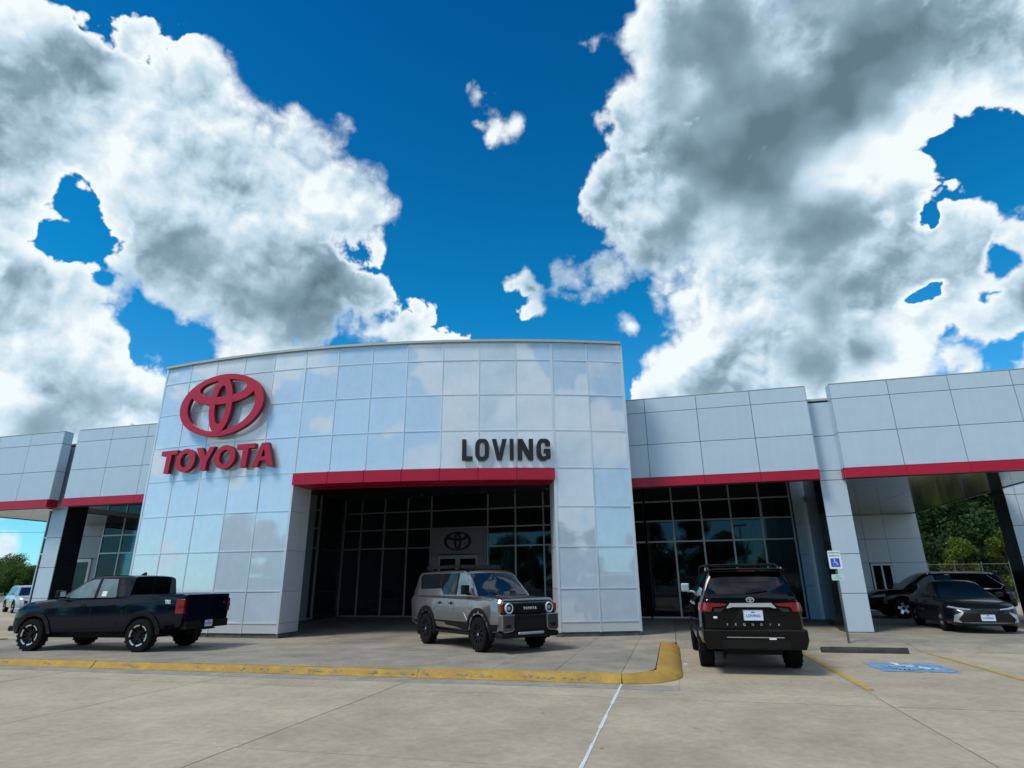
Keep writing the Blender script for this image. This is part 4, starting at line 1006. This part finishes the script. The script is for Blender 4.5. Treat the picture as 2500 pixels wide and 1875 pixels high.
# ---- boxy off-roader
LC = dict(scale3=(.93,.92,1.0), xr=-2.50, xf=2.30, W=1.96, wr=.385, wx=(-1.425, 1.425), paint=P_silver, rim='ten', tw=.25, inset=.0, gap=.06, flare=.135, fsq=1.0, under=.30, n=80, sm=24,
 body=dict(top=[(-2.50,1.24),(1.0,1.245),(1.3,1.235),(2.0,1.205),(2.22,1.18),(2.28,1.13),(2.30,1.10)],
  belt=[(-2.50,1.16),(1.0,1.13),(2.2,1.08),(2.30,1.03)], floor=[(-2.50,.50),(-2.1,.44),(2.0,.40),(2.2,.42),(2.30,.46)],
  w=[(-2.50,.88),(-2.44,.93),(-2.0,.965),(-1.4,.97),(0,.955),(1.4,.97),(1.95,.955),(2.2,.90),(2.30,.86)], sh=[(-2.5,.02),(2.3,.02)], ti=[(-2.5,.06),(1.0,.08),(2.0,.07),(2.3,.08)], crown=[(-2.5,.03),(1.0,.05),(2.3,.04)]),
 sharp=('top','crown','belt'),
 cabin=dict(base=1.20, height=.63, x0=-2.47, x1=1.22, roof=[(-2.47,1.40),(-2.44,1.62),(-2.34,1.80),(-2.2,1.83),(-1.0,1.85),(.3,1.84),(.50,1.81),(.60,1.77),(1.22,1.20)], wb=[(-2.47,.86),(-2.2,.90),(1.22,.88)], wr=[(-2.47,.70),(-2.2,.76),(0,.77),(1.22,.75)], extra=[-2.40,.55,.65]),
 roofpaint=P_silver, glass=C_glass,
 windows=[[(1.03,1.26),(.62,1.66),(.50,1.755),(.20,1.775),(.20,1.245)], [(.10,1.245),(.10,1.775),(-.72,1.775),(-.72,1.40),(-.55,1.245)], [(-.84,1.40),(-.84,1.775),(-2.02,1.765),(-2.12,1.70),(-2.02,1.42),(-1.95,1.38)]],
 gmats=[C_glassl, C_glass, C_glass], ws=[(.64,-.70),(.64,.70),(1.19,.80),(1.19,-.80)], wsm=C_glass2, rw=[(-.62,1.28),(.62,1.28),(.56,1.72),(-.56,1.72)],
 pillars=[[(.195,1.25),(.195,1.775),(.105,1.775),(.105,1.25)], [(-.725,1.40),(-.725,1.775),(-.835,1.775),(-.835,1.40)]],
 seams=[[(.15,1.24),(.15,.58),(.12,.52)], [(1.10,1.18),(1.10,.85),(.92,.54)], [(-.78,1.36),(-.78,1.12),(-.93,.86)]],
 sill=[[(-1.02,.38),(1.02,.38),(.95,.63),(-.93,.63)], [(1.93,.40),(2.24,.40),(2.24,.62),(1.88,.62)], [(-2.44,.44),(-1.88,.44),(-1.86,.60),(-2.44,.60)]], mirror=(.90,1.26), mh=.22, handles=[(.0,1.045),(-.62,1.045)], hm=C_trim)
lc, bv, body, cab = vehicle('off_road_car', 'boxy silver off-road SUV with round headlights and black roof rack before the portal', 'SUV', (-4.94, 15.82, 0), R(-40.5), LC)
both('door_lower_panel', [(-.93,.635),(.94,.635),(.70,.84),(-.86,.84)], bv, mat('darker_silver_panel', (.15,.145,.14), .35, metal=.5, coat=.6), lc, off=.008)
patch('roof_panel', [(-2.36,-.72),(.52,-.72),(.52,.72),(-2.36,.72)], 'z', bvh_of(cab), P_black, lc, off=.006, res=.2)
# roof rack with slatted platform
rk = MB()
for s in (-1, 1): rk.box(-1.95, .02, min(s*.66, s*.70), max(s*.66, s*.70), 1.90, 1.985)
for i in range(8): rk.box(-1.90 + i*.25, -1.82 + i*.25, -.66, .66, 1.945, 1.965)
rk.add([(.02,-.68,1.90),(.02,.68,1.90),(.20,.62,1.88),(.20,-.62,1.88),(.0,-.68,1.985),(.0,.68,1.985)], [(0,1,2,3),(0,4,5,1),(4,0,3),(1,5,2),(4,3,2,5)])
rk.box(-1.6,-1.5,-.68,-.60,1.86,1.91).box(-1.6,-1.5,.60,.68,1.86,1.91).box(-.1,.0,-.68,-.60,1.86,1.91).box(-.1,.0,.60,.68,1.86,1.91)
rk.build('roof_rack', C_trim, lc)
# face
patch('grille_surround', [(-.86,.83),(.86,.83),(.86,1.125),(-.86,1.125)], 'x+', bv, C_trim, lc, off=.015, res=.12)
MB().box(2.315, 2.345, -.50, .50, .865, 1.045).build('grille', C_well, lc)
for z in (.89,.93,.97,1.01): MB().box(2.345, 2.352, -.49, .49, z, z + .008).build('grille_bar', C_trim, lc)
gb_ = MB()
for i in range(26): gb_.box(2.34, 2.362, -.52 + i*.0405, -.52 + i*.0405 + .026, 1.075, 1.097)
gb_.build('grille_top_vents', C_chr, lc)
for i, ch in enumerate('TOYOTA'):
    out, ho = letters(ch, .052, .055); me = MB().prism(out, ho, -.006, 0, Matrix.Translation((2.366, -.205 + i*.071, .935)) @ Matrix.Rotation(R(90), 4, 'Z')).mesh('letter'); link('grille_letter', me, M_white, lc)
for s in (-1, 1):
    o = MB().lathe_y([(.001,0),(.055,0),(.06,.02),(.085,.022),(.098,.005),(.098,-.02)], 28).build('headlight', C_lampd, lc)
    o.location = (2.335, s*.635, .965); o.rotation_euler = (0, 0, R(-90)); o.scale = (1.12,)*3
    MB().lathe_y([(.078,.02),(.083,.030),(.100,.030),(.106,.0),(.10,-.02)], 32).build('light_ring', mat('white_light_ring', (.75,.80,.82), .2, spec=.8), o)
    MB().lathe_y([(.001,.03),(.03,.026),(.045,.01)], 18).build('projector', C_lamp, o)
    o = MB().box(2.20, 2.335, min(s*.80, s*.885), max(s*.80, s*.885), .87, 1.06).build('amber_marker', C_amber, lc); bevel(o, .015, 2)
    o = MB().prism([(s*.885,.50),(s*.885,.84),(s*.50,.84),(s*.50,.52),(s*.55,.47),(s*.80,.44)], (), 2.20, 2.41, Matrix(((0,1,0,0),(1,0,0,0),(0,0,1,0),(0,0,0,1)))).build('bumper_corner', P_silver, lc); bevel(o, .03, 2)
    o = MB().box(2.40, 2.418, min(s*.62, s*.78), max(s*.62, s*.78), .555, .62).build('fog_light', C_lampd, lc)
    o = MB().box(-2.52, -2.40, min(s*.72, s*.90), max(s*.72, s*.90), .95, 1.14).build('tail_light', C_tail, lc)
o = MB().box(2.15, 2.40, -.495, .495, .42, .82).build('front_bumper', C_trim, lc); bevel(o, .03, 2)
MB().box(2.395, 2.41, -.45, .45, .52, .72).build('lower_grille', C_well, lc)
o = MB().box(2.10, 2.40, -.90, .90, .33, .45).build('bumper_lip', C_trim, lc); bevel(o, .05, 2)
o = MB().box(2.36, 2.43, -.40, .40, .40, .455).build('skid_plate', C_rims, lc); bevel(o, .015, 1)
patch('bonnet_panel', [(1.32,-.34),(2.18,-.40),(2.18,.40),(1.32,.34)], 'z', bv, mat('bonnet_dark', (.13,.125,.125), .35, metal=.5, coat=.8), lc, off=.012, skirt=.02)
for s in (-1, 1): MB().tube([(1.24, s*.12, 1.225), (.98, s*.62, 1.40 - .0)], .010, 6).build('wiper', C_trim, lc)
for s in (-1, 1): MB().box(-1.93, -1.86, min(s*.72, s*.96), max(s*.72, s*.96), .22, .55).build('mud_flap', C_trim, lc)
both('a_pillar_trim', [(1.16,1.24),(1.02,1.27),(.60,1.68),(.66,1.72)], bvh_of(cab), P_silver, lc, off=.012)
MB().tube([(-1.0, -.93, .37), (1.0, -.93, .37)], .03, 8).tube([(-1.0, .93, .37), (1.0, .93, .37)], .03, 8).build('side_step', C_trim, lc)

# ---- big black SUV seen from behind
SQ = dict(xr=-2.78, xf=2.50, W=1.93, wr=.415, wx=(-1.55, 1.55), paint=P_black, rim='ten_s', tw=.285, inset=.0, gap=.05, under=.28, n=70, sm=26,
 body=dict(top=[(-2.78,1.30),(-2.72,1.385),(1.2,1.36),(2.0,1.28),(2.35,1.16),(2.50,1.02)],
  belt=[(-2.78,1.28),(1.2,1.27),(2.2,1.05),(2.5,.88)], floor=[(-2.78,.56),(-2.4,.46),(2.2,.34),(2.5,.40)],
  w=[(-2.78,.85),(-2.70,.90),(-2.3,.945),(-1.5,.965),(1.5,.96),(2.1,.92),(2.4,.82),(2.5,.66)], sh=[(-2.78,.05),(2.5,.06)], ti=[(-2.78,.07),(1.0,.10),(2.5,.14)], crown=[(-2.78,.01),(1.0,.05),(2.5,.10)]),
 sharp=('top','crown','belt'),
 cabin=dict(base=1.335, height=.545, x0=-2.73, x1=1.25, roof=[(-2.73,1.36),(-2.64,1.56),(-2.54,1.80),(-2.30,1.845),(-1.0,1.88),(.2,1.87),(.45,1.80),(1.25,1.345)], wb=[(-2.73,.84),(-2.3,.87),(1.25,.87)], wr=[(-2.73,.67),(-2.3,.69),(0,.70),(1.25,.70)], extra=[-2.68,-2.58,-2.5]),
 windows=[[(1.05,1.38),(.42,1.75),(.15,1.80),(.10,1.38)], [(0,1.38),(.02,1.80),(-.85,1.80),(-.90,1.38)], [(-1.0,1.38),(-.97,1.80),(-2.15,1.77),(-2.35,1.41)]],
 rw=[(-.78,1.41),(.78,1.41),(.75,1.48),(.64,1.75),(-.64,1.75),(-.75,1.48)], ws=[(.50,-.66),(.50,.66),(1.2,.82),(1.2,-.82)],
 seams=[[(.06,1.25),(.06,.5)], [(-.95,1.25),(-.97,.9)], [(1.12,1.2),(1.05,.5)]], mirror=(.98,1.40), mirm=C_chr, mh=.20, handles=[(.18,1.18),(-.78,1.18)], hm=C_chr)
sq, bv, body, cab = vehicle('large_suv', 'large black SUV parked nose in, its tailgate and red lamps facing us', 'SUV', (1.36, 15.50, LZ + .005), R(91), SQ)
rails(sq, [(.15,1.90),(-.3,1.965),(-1.8,1.965),(-2.28,1.89)], .69, C_trim)
for x in (-.45, -1.75): MB().tube([(x,-.69,1.965),(x,.69,1.965)], .02, 8).build('roof_crossbar', C_trim, sq)
for s in (-1, 1):
    MB().box(-2.28, -2.20, min(s*.66,s*.73), max(s*.66,s*.73), 1.845, 1.90).build('rail_foot', C_chr, sq)
o = MB().prism([(-.67,1.815),(.67,1.815),(.71,1.85),(.58,1.875),(-.58,1.875),(-.71,1.85)], (), -2.72, -2.40, Matrix(((0,1,0,0),(1,0,0,0),(0,0,1,0),(0,0,0,1)))).build('roof_spoiler', P_black, sq); bevel(o, .012, 2)
MB().box(-2.728, -2.715, -.16, .16, 1.825, 1.84).build('high_brake_light', C_taild, sq)
for s in (-1, 1):
    patch('tail_light', [(s*.42,1.235),(s*.90,1.26),(s*.90,1.095),(s*.73,1.095),(s*.70,1.175),(s*.47,1.195)][::1 if s > 0 else -1], 'x-', bv, C_tail, sq, off=.03, skirt=.05, res=.06)
    both_ = patch('tail_light_side', [(-2.72,1.08),(-2.45,1.12),(-2.42,1.24),(-2.72,1.255)], 'y+' if s > 0 else 'y-', bv, C_tail, sq, off=.02)
    patch('tail_light_divider', bar([(s*.735,1.08),(s*.75,1.25)], .012), 'x-', bv, C_seam, sq, off=.034, skirt=0)
    patch('reversing_lamp', [(s*.47,1.165),(s*.67,1.145),(s*.67,1.09),(s*.55,1.09)][::1 if s > 0 else -1], 'x-', bv, C_lampd, sq, off=.02)
patch('chrome_garnish', [(-.45,1.155),(-.37,1.245),(.37,1.245),(.45,1.155),(.40,1.155),(.34,1.175),(-.34,1.175),(-.40,1.155)], 'x-', bv, C_chr, sq, off=.034, skirt=.05, res=.08)
patch('plate_recess', [(-.38,.82),(-.36,.90),(-.20,1.135),(.20,1.135),(.36,.90),(.38,.82)], 'x-', bv, C_trim, sq, off=.006, res=.1)
plate(sq, face_rear(-2.83, -.02, 1.03, 0), w=.33, h=.165)
oval_badge(sq, face_rear(-2.83, 0, 1.305) @ Matrix(((1,0,0,0),(0,0,1,0),(0,1,0,0),(0,0,0,1))), .075, C_chr)
for i, ch in enumerate('SEQUOIA'):
    me = text_mesh(ch, .055, .002, .001); me.transform(face_rear(-2.812, .46 - i*.152, .865)); link('tailgate_letter', me, C_chr, sq)
o = MB().prism([(-.86,.44),(.86,.44),(.925,.60),(.92,.79),(-.92,.79),(-.925,.60)], (), -2.90, -2.55, Matrix(((0,1,0,0),(1,0,0,0),(0,0,1,0),(0,0,0,1)))).build('rear_bumper', P_black, sq); bevel(o, .035, 3)
MB().box(-2.905, -2.89, -.60, .60, .47, .60).build('bumper_insert', C_trim, sq)
MB().box(-2.912, -2.90, -.50, .50, .645, .655).build('bumper_chrome', C_chr, sq)
MB().box(-2.91, -2.90, -.36, -.24, .615, .642).build('tow_sticker', M_white, sq)
MB().box(-2.835, -2.825, .63, .70, .975, 1.01).build('window_decal', M_white, sq)
MB().tube([(-2.55,.55,.27),(-2.2,.5,.30),(-1.2,.4,.35)], .035, 10).build('exhaust', C_well, sq); MB().box(-1.7,-1.4,-.75,.75,.30,.38).build('axle', C_well, sq); MB().box(-2.5,-1.9,-.5,.5,.32,.42).build('spare_carrier', C_well, sq)
o = MB().tube([(-2.735,.0,1.43),(-2.72,-.34,1.47)], .013, 6).cyl((-2.70,.03,1.43),(-2.745,.03,1.43),.022).build('rear_wiper', C_trim, sq)

# ---- saloon facing us on the right
SD = dict(xr=-2.50, xf=2.40, W=1.84, wr=.345, wx=(-1.41, 1.41), paint=P_slate, rim='y', tw=.225, inset=.01, gap=.035, under=.18, n=80, sm=35,
 body=dict(top=[(-2.50,.86),(-2.40,1.0),(-1.7,1.04),(-.5,.98),(.8,.97),(1.2,.95),(1.8,.88),(2.15,.78),(2.33,.68),(2.40,.58)],
  belt=[(-2.50,.80),(-1.8,.92),(.8,.88),(1.8,.80),(2.2,.68),(2.4,.50)], floor=[(-2.50,.32),(-2.2,.22),(2.1,.20),(2.40,.24)],
  w=[(-2.50,.70),(-2.35,.82),(-1.9,.90),(-1.2,.92),(1.3,.92),(1.8,.90),(2.1,.84),(2.3,.70),(2.40,.50)], sh=[(-2.5,.05),(2.4,.06)], ti=[(-2.5,.14),(0,.14),(2.4,.16)], crown=[(-2.5,.05),(0,.05),(2.4,.09)]),
 cabin=dict(base=.92, height=.50, x0=-2.05, x1=1.12, roof=[(-2.05,.98),(-1.3,1.27),(-.8,1.40),(-.3,1.445),(.1,1.42),(.35,1.34),(1.12,.93)], wb=[(-2.05,.76),(-1.2,.83),(1.12,.80)], wr=[(-2.05,.55),(-.3,.60),(1.12,.60)]),
 windows=[[(.80,.97),(.30,1.27),(.05,1.36),(-.12,1.37),(-.12,.96)], [(-.18,.96),(-.18,1.37),(-.70,1.345),(-1.25,1.16),(-1.38,1.02),(-1.1,.97)]],
 gmats=[C_glass, C_glass], ws=[(.28,-.52),(.28,.52),(1.05,.70),(1.05,-.70)], wsm=C_glass2, rw=[(-.55,1.05),(.55,1.05),(.48,1.30),(-.48,1.30)],
 seams=[[(-.15,.94),(-.15,.35)], [(.95,.86),(.9,.4)]], mirror=(.68,.97), mh=.13, mirm=P_slate, handles=[(.0,.80),(-.95,.82)])
def saloon(lab, loc, rz, p=P_slate, front=True):
    S = dict(SD); S['paint'] = p; S['mirm'] = p
    sd, bv, body, cab = vehicle('saloon_car', lab, 'car', loc, rz, S)
    for s in (-1, 1):
        patch('headlight', [(s*.36,.640),(s*.60,.655),(s*.84,.70),(s*.86,.755),(s*.60,.695),(s*.36,.665)][::1 if s > 0 else -1], 'x+', bv, C_lamp, sd, off=.012, skirt=.03, res=.05)
        patch('air_curtain', [(s*.62,.36),(s*.70,.36),(s*.76,.54),(s*.62,.54)][::1 if s > 0 else -1], 'x+', bv, C_trim, sd, off=.006, res=.06)
        patch('tail_light', [(s*.40,.86),(s*.80,.88),(s*.80,.80),(s*.44,.80)][::1 if s > 0 else -1], 'x-', bv, C_tail, sd, off=.012)
    patch('grille', [(-.60,.29),(.60,.29),(.69,.36),(.56,.55),(-.56,.55),(-.69,.36)], 'x+', bv, C_well, sd, off=.010, res=.08)
    patch('grille_chin', bar([(-.60,.285),(.60,.285)], .03), 'x+', bv, P_lite, sd, off=.03, skirt=.03, res=.08)
    patch('bumper_blade', [(-.72,.245),(.72,.245),(.70,.29),(-.70,.29)], 'x+', bv, p, sd, off=.035, skirt=.05, res=.1)
    for s in (-1, 1): patch('bumper_fang', [(s*.61,.27),(s*.80,.31),(s*.76,.50),(s*.56,.585),(s*.56,.55),(s*.70,.38)][::1 if s > 0 else -1], 'x+', bv, P_lite if p is P_slate else p, sd, off=.03, skirt=.04, res=.06)
    patch('bonnet_edge', bar([(-.62,.635),(-.3,.615),(0,.61),(.3,.615),(.62,.635)], .012), 'x+', bv, C_seam, sd, off=.004, skirt=0, res=.08)
    plate(sd, face_front(2.425, 0, .435), w=.33, h=.155)
    return sd
saloon('dark slate saloon with a pale front plate facing us under the right canopy', (8.93, 23.46, 0), R(-95))
# ---- long dark crossover behind it, side on
CRS = dict(xr=-2.58, xf=2.52, W=1.98, wr=.385, wx=(-1.47, 1.47), paint=P_black, rim='y', tw=.245, inset=.0, gap=.05, flare=.05, flm=P_black, under=.26, n=70, sm=30,
 body=dict(top=[(-2.58,1.05),(-2.50,1.12),(1.1,1.14),(1.5,1.13),(2.1,1.07),(2.38,.95),(2.52,.78)],
  belt=[(-2.58,1.0),(1.1,1.04),(2.1,.93),(2.52,.70)], floor=[(-2.58,.46),(-2.2,.33),(2.1,.28),(2.52,.34)],
  w=[(-2.58,.80),(-2.4,.92),(-2.0,.97),(-1.4,.99),(1.5,.985),(2.0,.95),(2.35,.82),(2.52,.62)], sh=[(-2.6,.05),(2.5,.06)], ti=[(-2.6,.1),(2.5,.14)], crown=[(-2.6,.03),(0,.05),(2.5,.1)]),
 cabin=dict(base=1.08, height=.66, x0=-2.54, x1=1.35, roof=[(-2.54,1.10),(-2.40,1.40),(-2.22,1.66),(-1.8,1.71),(-.5,1.745),(.2,1.72),(.5,1.62),(1.35,1.09)], wb=[(-2.54,.82),(-2.0,.88),(1.35,.86)], wr=[(-2.54,.62),(-2.0,.66),(0,.68),(1.35,.68)], extra=[-2.3,-2.45]),
 windows=[[(1.05,1.14),(.45,1.55),(.20,1.64),(.10,1.645),(.06,1.13)], [(-.02,1.13),(.02,1.65),(-.85,1.65),(-.90,1.13)], [(-.98,1.13),(-.95,1.65),(-1.80,1.61),(-2.22,1.24),(-2.08,1.13)]],
 gmats=[C_glassl, C_glass, C_glass], rw=[(-.65,1.15),(.65,1.15),(.52,1.58),(-.52,1.58)], ws=[(.52,-.58),(.52,.58),(1.3,.76),(1.3,-.76)],
 seams=[[(.02,1.1),(.02,.5)], [(-.92,1.1),(-.95,.8)]], mirror=(.92,1.14), mirm=P_black, handles=[(.15,.95),(-.75,.96)], hm=C_chr)
def crossover(lab, loc, rz, p, **kw):
    S = dict(CRS); S['paint'] = p; S['mirm'] = p; S['flm'] = C_trim if p is not P_black else P_black; S.update(kw)
    cx_, bv, body, cab = vehicle('crossover_suv', lab, 'SUV', loc, rz, S)
    rails(cx_, [(.25,1.735),(-.2,1.78),(-1.6,1.76),(-1.95,1.70)], .66, C_chr, .013)
    both('window_chrome', bar([(-.98,1.115),(-2.10,1.115),(-2.25,1.235),(-1.80,1.625)], .022), bv, C_chr, cx_, off=.012, res=.1)
    for s in (-1, 1):
        patch('headlight', [(s*.50,.84),(s*.86,.92),(s*.86,.82),(s*.62,.79)][::1 if s > 0 else -1], 'x+', bv, C_lamp, cx_, off=.015, skirt=.03, res=.05)
        patch('headlight_side', [(2.05,.84),(2.32,.80),(2.36,.88),(2.02,.95)], 'y+' if s > 0 else 'y-', bv, C_lamp, cx_, off=.012)
        patch('tail_light', [(s*.50,.94),(s*.86,.98),(s*.86,.88),(s*.50,.88)][::1 if s > 0 else -1], 'x-', bv, C_tail, cx_, off=.015)
        patch('tail_light_side', [(-2.5,.90),(-2.12,.95),(-2.12,1.0),(-2.5,1.0)], 'y+' if s > 0 else 'y-', bv, C_tail, cx_, off=.012)
    patch('grille', [(-.52,.42),(.52,.42),(.60,.78),(-.60,.78)], 'x+', bv, C_trim, cx_, off=.02)
    return cx_
crossover('long black SUV side on behind the slate saloon, chrome line on its rear window', (10.42, 29.45, 0), R(180), P_black)
saloon('black saloon half hidden behind the right pillar, nose to the right', (5.62, 31.9, 0), R(0), P_black)
crossover('pale silver SUV far off at the left edge, nose to the right', (-44.4, 34.6, -.12), R(-28), P_lite)
crossover('dark SUV behind the pale silver one at the left edge', (-45.0, 41.0, -.12), R(10), P_slate)
crossover('black SUV at the far right beyond the side-on SUV', (18.6, 33.5, -.01), R(100), P_black)
# ------------------------------------------------------------------ vegetation
def leafmat(name, c1, c2):
    m = bpy.data.materials.new(name); m.use_nodes = True; t = m.node_tree; b = t.nodes['Principled BSDF']
    g = t.nodes.new('ShaderNodeAttribute'); g.attribute_name = 'tone'
    n = t.nodes.new('ShaderNodeMix'); n.data_type = 'RGBA'; t.links.new(g.outputs['Fac'], n.inputs[0]); n.inputs[6].default_value = (*c1, 1); n.inputs[7].default_value = (*c2, 1)
    t.links.new(n.outputs[2], b.inputs['Base Color']); b.inputs['Roughness'].default_value = .6; b.inputs['Specular IOR Level'].default_value = .25
    tr = t.nodes.new('ShaderNodeBsdfTranslucent'); t.links.new(n.outputs[2], tr.inputs[0]); mx = t.nodes.new('ShaderNodeMixShader'); mx.inputs[0].default_value = .25
    t.links.new(b.outputs[0], mx.inputs[1]); t.links.new(tr.outputs[0], mx.inputs[2]); t.links.new(mx.outputs[0], t.nodes['Material Output'].inputs[0]); return m
L_mid = leafmat('broadleaf_green', (.030,.075,.012), (.11,.19,.028)); L_dark = leafmat('shaded_green', (.010,.032,.008), (.035,.085,.016)); L_yel = leafmat('yellow_green_leaf', (.05,.09,.008), (.14,.19,.02))
M_bark = mat('bark', (.09,.07,.05), .9, noise_amt=.3, noise_sc=8)
rng = np.random.default_rng(3)
def crown_mesh(name, h, rad, z0, n, lsz, clumps=26, flat=1.0):
    cs = []
    for i in range(clumps):
        a = rng.uniform(0, 2*math.pi); zz = rng.uniform(0, 1); rr_ = rad*(.35 + .65*math.sin(math.pi*min(1, .18 + .82*zz)))*rng.uniform(.3, 1)
        cs.append((rr_*math.cos(a), rr_*math.sin(a)*flat, z0 + (h - z0)*zz*.93, rad*rng.uniform(.22, .42)))
    cs = np.array(cs); w = cs[:,3]**2; idx = rng.choice(len(cs), n, p=w/w.sum())
    d = rng.normal(size=(n,3)); d /= np.linalg.norm(d, axis=1)[:,None]; rr_ = rng.uniform(.55, 1.08, n)[:,None]
    c = cs[idx,:3] + d*cs[idx,3][:,None]*rr_*np.array([1,1,.8])
    nr = d + rng.normal(size=(n,3))*.5; nr /= np.linalg.norm(nr, axis=1)[:,None]
    a = np.cross(nr, rng.normal(size=(n,3))); a /= np.linalg.norm(a, axis=1)[:,None]; b = np.cross(nr, a)
    s = lsz*rng.uniform(.6, 1.4, n)[:,None]
    v = np.stack([c + a*s, c + b*s*.6, c - a*s, c - b*s*.6], 1).reshape(-1,3)
    me = bpy.data.meshes.new(name); me.vertices.add(4*n); me.vertices.foreach_set('co', v.ravel())
    me.loops.add(4*n); me.loops.foreach_set('vertex_index', np.arange(4*n)); me.polygons.add(n); me.polygons.foreach_set('loop_start', np.arange(0,4*n,4)); me.polygons.foreach_set('loop_total', np.full(n,4)); me.update()
    at = me.attributes.new('tone', 'FLOAT', 'FACE'); tone = np.clip(rng.normal(.45, .28, n) + (rng.uniform(-.25,.25,len(cs)))[idx], 0, 1); at.data.foreach_set('value', tone)
    return me, cs
def tree_proto(name, h, rad, z0, n, lsz, m, clumps=26, **k):
    me, cs = crown_mesh('crown', h, rad, z0, n, lsz, clumps)
    root = bpy.data.objects.new(name, None); COL.objects.link(root)
    link('crown', me, m, root)
    b = MB(); b.cyl((0,0,-.3), (.05,.03,z0 + (h-z0)*.45), rad*.055, rad*.03, 8)
    for c in cs[:9]: b.cyl((0,0,z0*rng.uniform(.6,1.)), tuple(c[:3]), rad*.022, rad*.008, 5)
    b.build('trunk', M_bark, root); return root
pA = tree_proto('broadleaf_tree', 9.5, 4.4, 1.2, 9500, .17, L_mid, 44); pB = tree_proto('broadleaf_tree', 11.5, 4.0, 1.0, 9500, .18, L_dark, 44); pC = tree_proto('young_tree', 5.0, 1.5, .5, 3600, .11, L_yel, 22)
used = set()
def plant(p, x, y, s, lab, group, sz=1.0):
    o = p if p.name not in used else copy_tree(p); used.add(p.name)
    o.location = (x, y, -.15); o.rotation_euler = (0, 0, rng.uniform(0, 6.28)); o.scale = (s, s, s*sz); tag(o, lab, 'tree', group); return o
# wooded slope seen between the canopy wall and the end pier
for x, y, s in ((21,57,1.15),(26,60,1.2),(31,58,1.25),(24,68,1.55),(31,72,1.6),(38,66,1.5),(17.5,64,1.3),(44,74,1.6),(51,70,1.5),(58,66,1.4),(14,74,1.2),(64,58,1.2)): plant(pB, x, y, s, 'tall dark green tree on the wooded edge beyond the right canopy', 'dark trees behind the right canopy')
for x, y, s, l in ((19.6,52,.80,'bushy mid green tree touching the edge of the service wall'),(23.2,54,.62,'bushy mid green tree above the chain-link fence, beside the dark trees'),(29.5,55,.6,'bushy mid green tree hidden behind the end pier')): plant(pB, x, y, s, l, 'bushy trees behind the right canopy')
plant(pC, 22.1, 48, 1.0, 'slim yellow-green young tree right of the service wall', None)
plant(pC, 18.9, 47.5, .85, 'yellow-green sapling close against the edge of the service wall', None)
# tree line far off at the left edge
for i in range(15): plant(pA, -170 + i*5.6 + rng.uniform(-1.5,1.5), 118 + rng.uniform(-9,9), rng.uniform(.72,1.0), 'green tree in the far row beyond the lot at the left edge', 'far trees at the left edge')
for i in range(9): plant(pA, -152 + i*2.6, 108 + rng.uniform(-2,2), rng.uniform(.55,.72), 'green tree in the far row beyond the lot at the left edge', 'far trees at the left edge')
for i in range(9): plant(pA, -250 + i*9, 95 + rng.uniform(-9,9), rng.uniform(.8,1.1), 'green tree in the far row beyond the lot at the left edge', 'far trees at the left edge')
# the row across the road, behind the camera, that the glass shows
for i in range(22): plant(pB if i % 3 else pA, -75 + i*7.2 + rng.uniform(-2,2), -58 + rng.uniform(-7,7), rng.uniform(.75,1.15), 'tree across the road that shows only as a reflection in the glass', 'trees reflected in the facade')
sheet('grass_verge', -300, 300, 100, 600, -.11, mat('grass', (.06,.09,.02), .95, noise_amt=.4, noise_sc=.5, tint=(.10,.11,.04)), kind='structure')
# light masts that the glass shows
def mast(x, y):
    r_ = empty('light_mast', (x, y, LZ), rng.uniform(0, 3), 'grey twin-head light mast that shows only as a reflection in the glass', 'light mast', 'light masts reflected in the facade')
    MB().cyl((0,0,0),(0,0,.8),.3,.3,16).build('base', M_walk, r_); MB().cyl((0,0,.8),(0,0,8.2),.09,.06,10).build('pole', M_galv, r_)
    for s in (-1, 1): MB().box(min(s*.1,s*.9),max(s*.1,s*.9),-.22,.22,8.15,8.30).build('lamp_head', M_galv, r_)
for x, y in ((-34,-24),(-14,-30),(9,-26),(26,-22)): mast(x, y)
# chain-link fence by the trees
fc_ = empty('chain_link_fence', (19, 45, 0), 0, 'low chain-link fence in front of the trees beyond the right canopy', 'fence')
M_fence = mat('galvanised_fence', (.12,.15,.15), .6, metal=.3)
for i in range(9): MB().cyl((-6 + i*1.5, 0, 0), (-6 + i*1.5, 0, 2.5), .022, .022, 8).build('fence_post', M_fence, fc_)
MB().cyl((-6,0,2.35),(6,0,2.35),.02,.02,6).build('top_rail', M_fence, fc_)
b = MB()
for i in range(60):
    for dx in (-1, 1):
        x = -6 + i*.2; b.add([(x, 0, .05), (x + .003, 0, .05), (x + dx*1.15 + .003, 0, 2.35), (x + dx*1.15, 0, 2.35)], [(0,1,2,3)])
b.build('wire_mesh', M_fence, fc_, kind='stuff')
# cable at the left
pts = [(-150 + i*10, 96, 13.0 - 2.0*math.sin(math.pi*i/12) + .16*i) for i in range(13)]
MB().tube(pts, .035, 5).build('overhead_cable', M_wire, label='thin overhead cable crossing the sky at the left edge', cat='cable')
for x, z in ((-150,13.4),(-30,15.2)):
    MB().cyl((x,96,-.2),(x,96,z),.16,.11,10).box(x-.9,x+.9,95.95,96.05,z-.5,z-.38).build('utility_pole', M_bark, label='wooden utility pole carrying the cable, ' + ('left end' if x < -100 else 'hidden behind the building'), cat='pole')
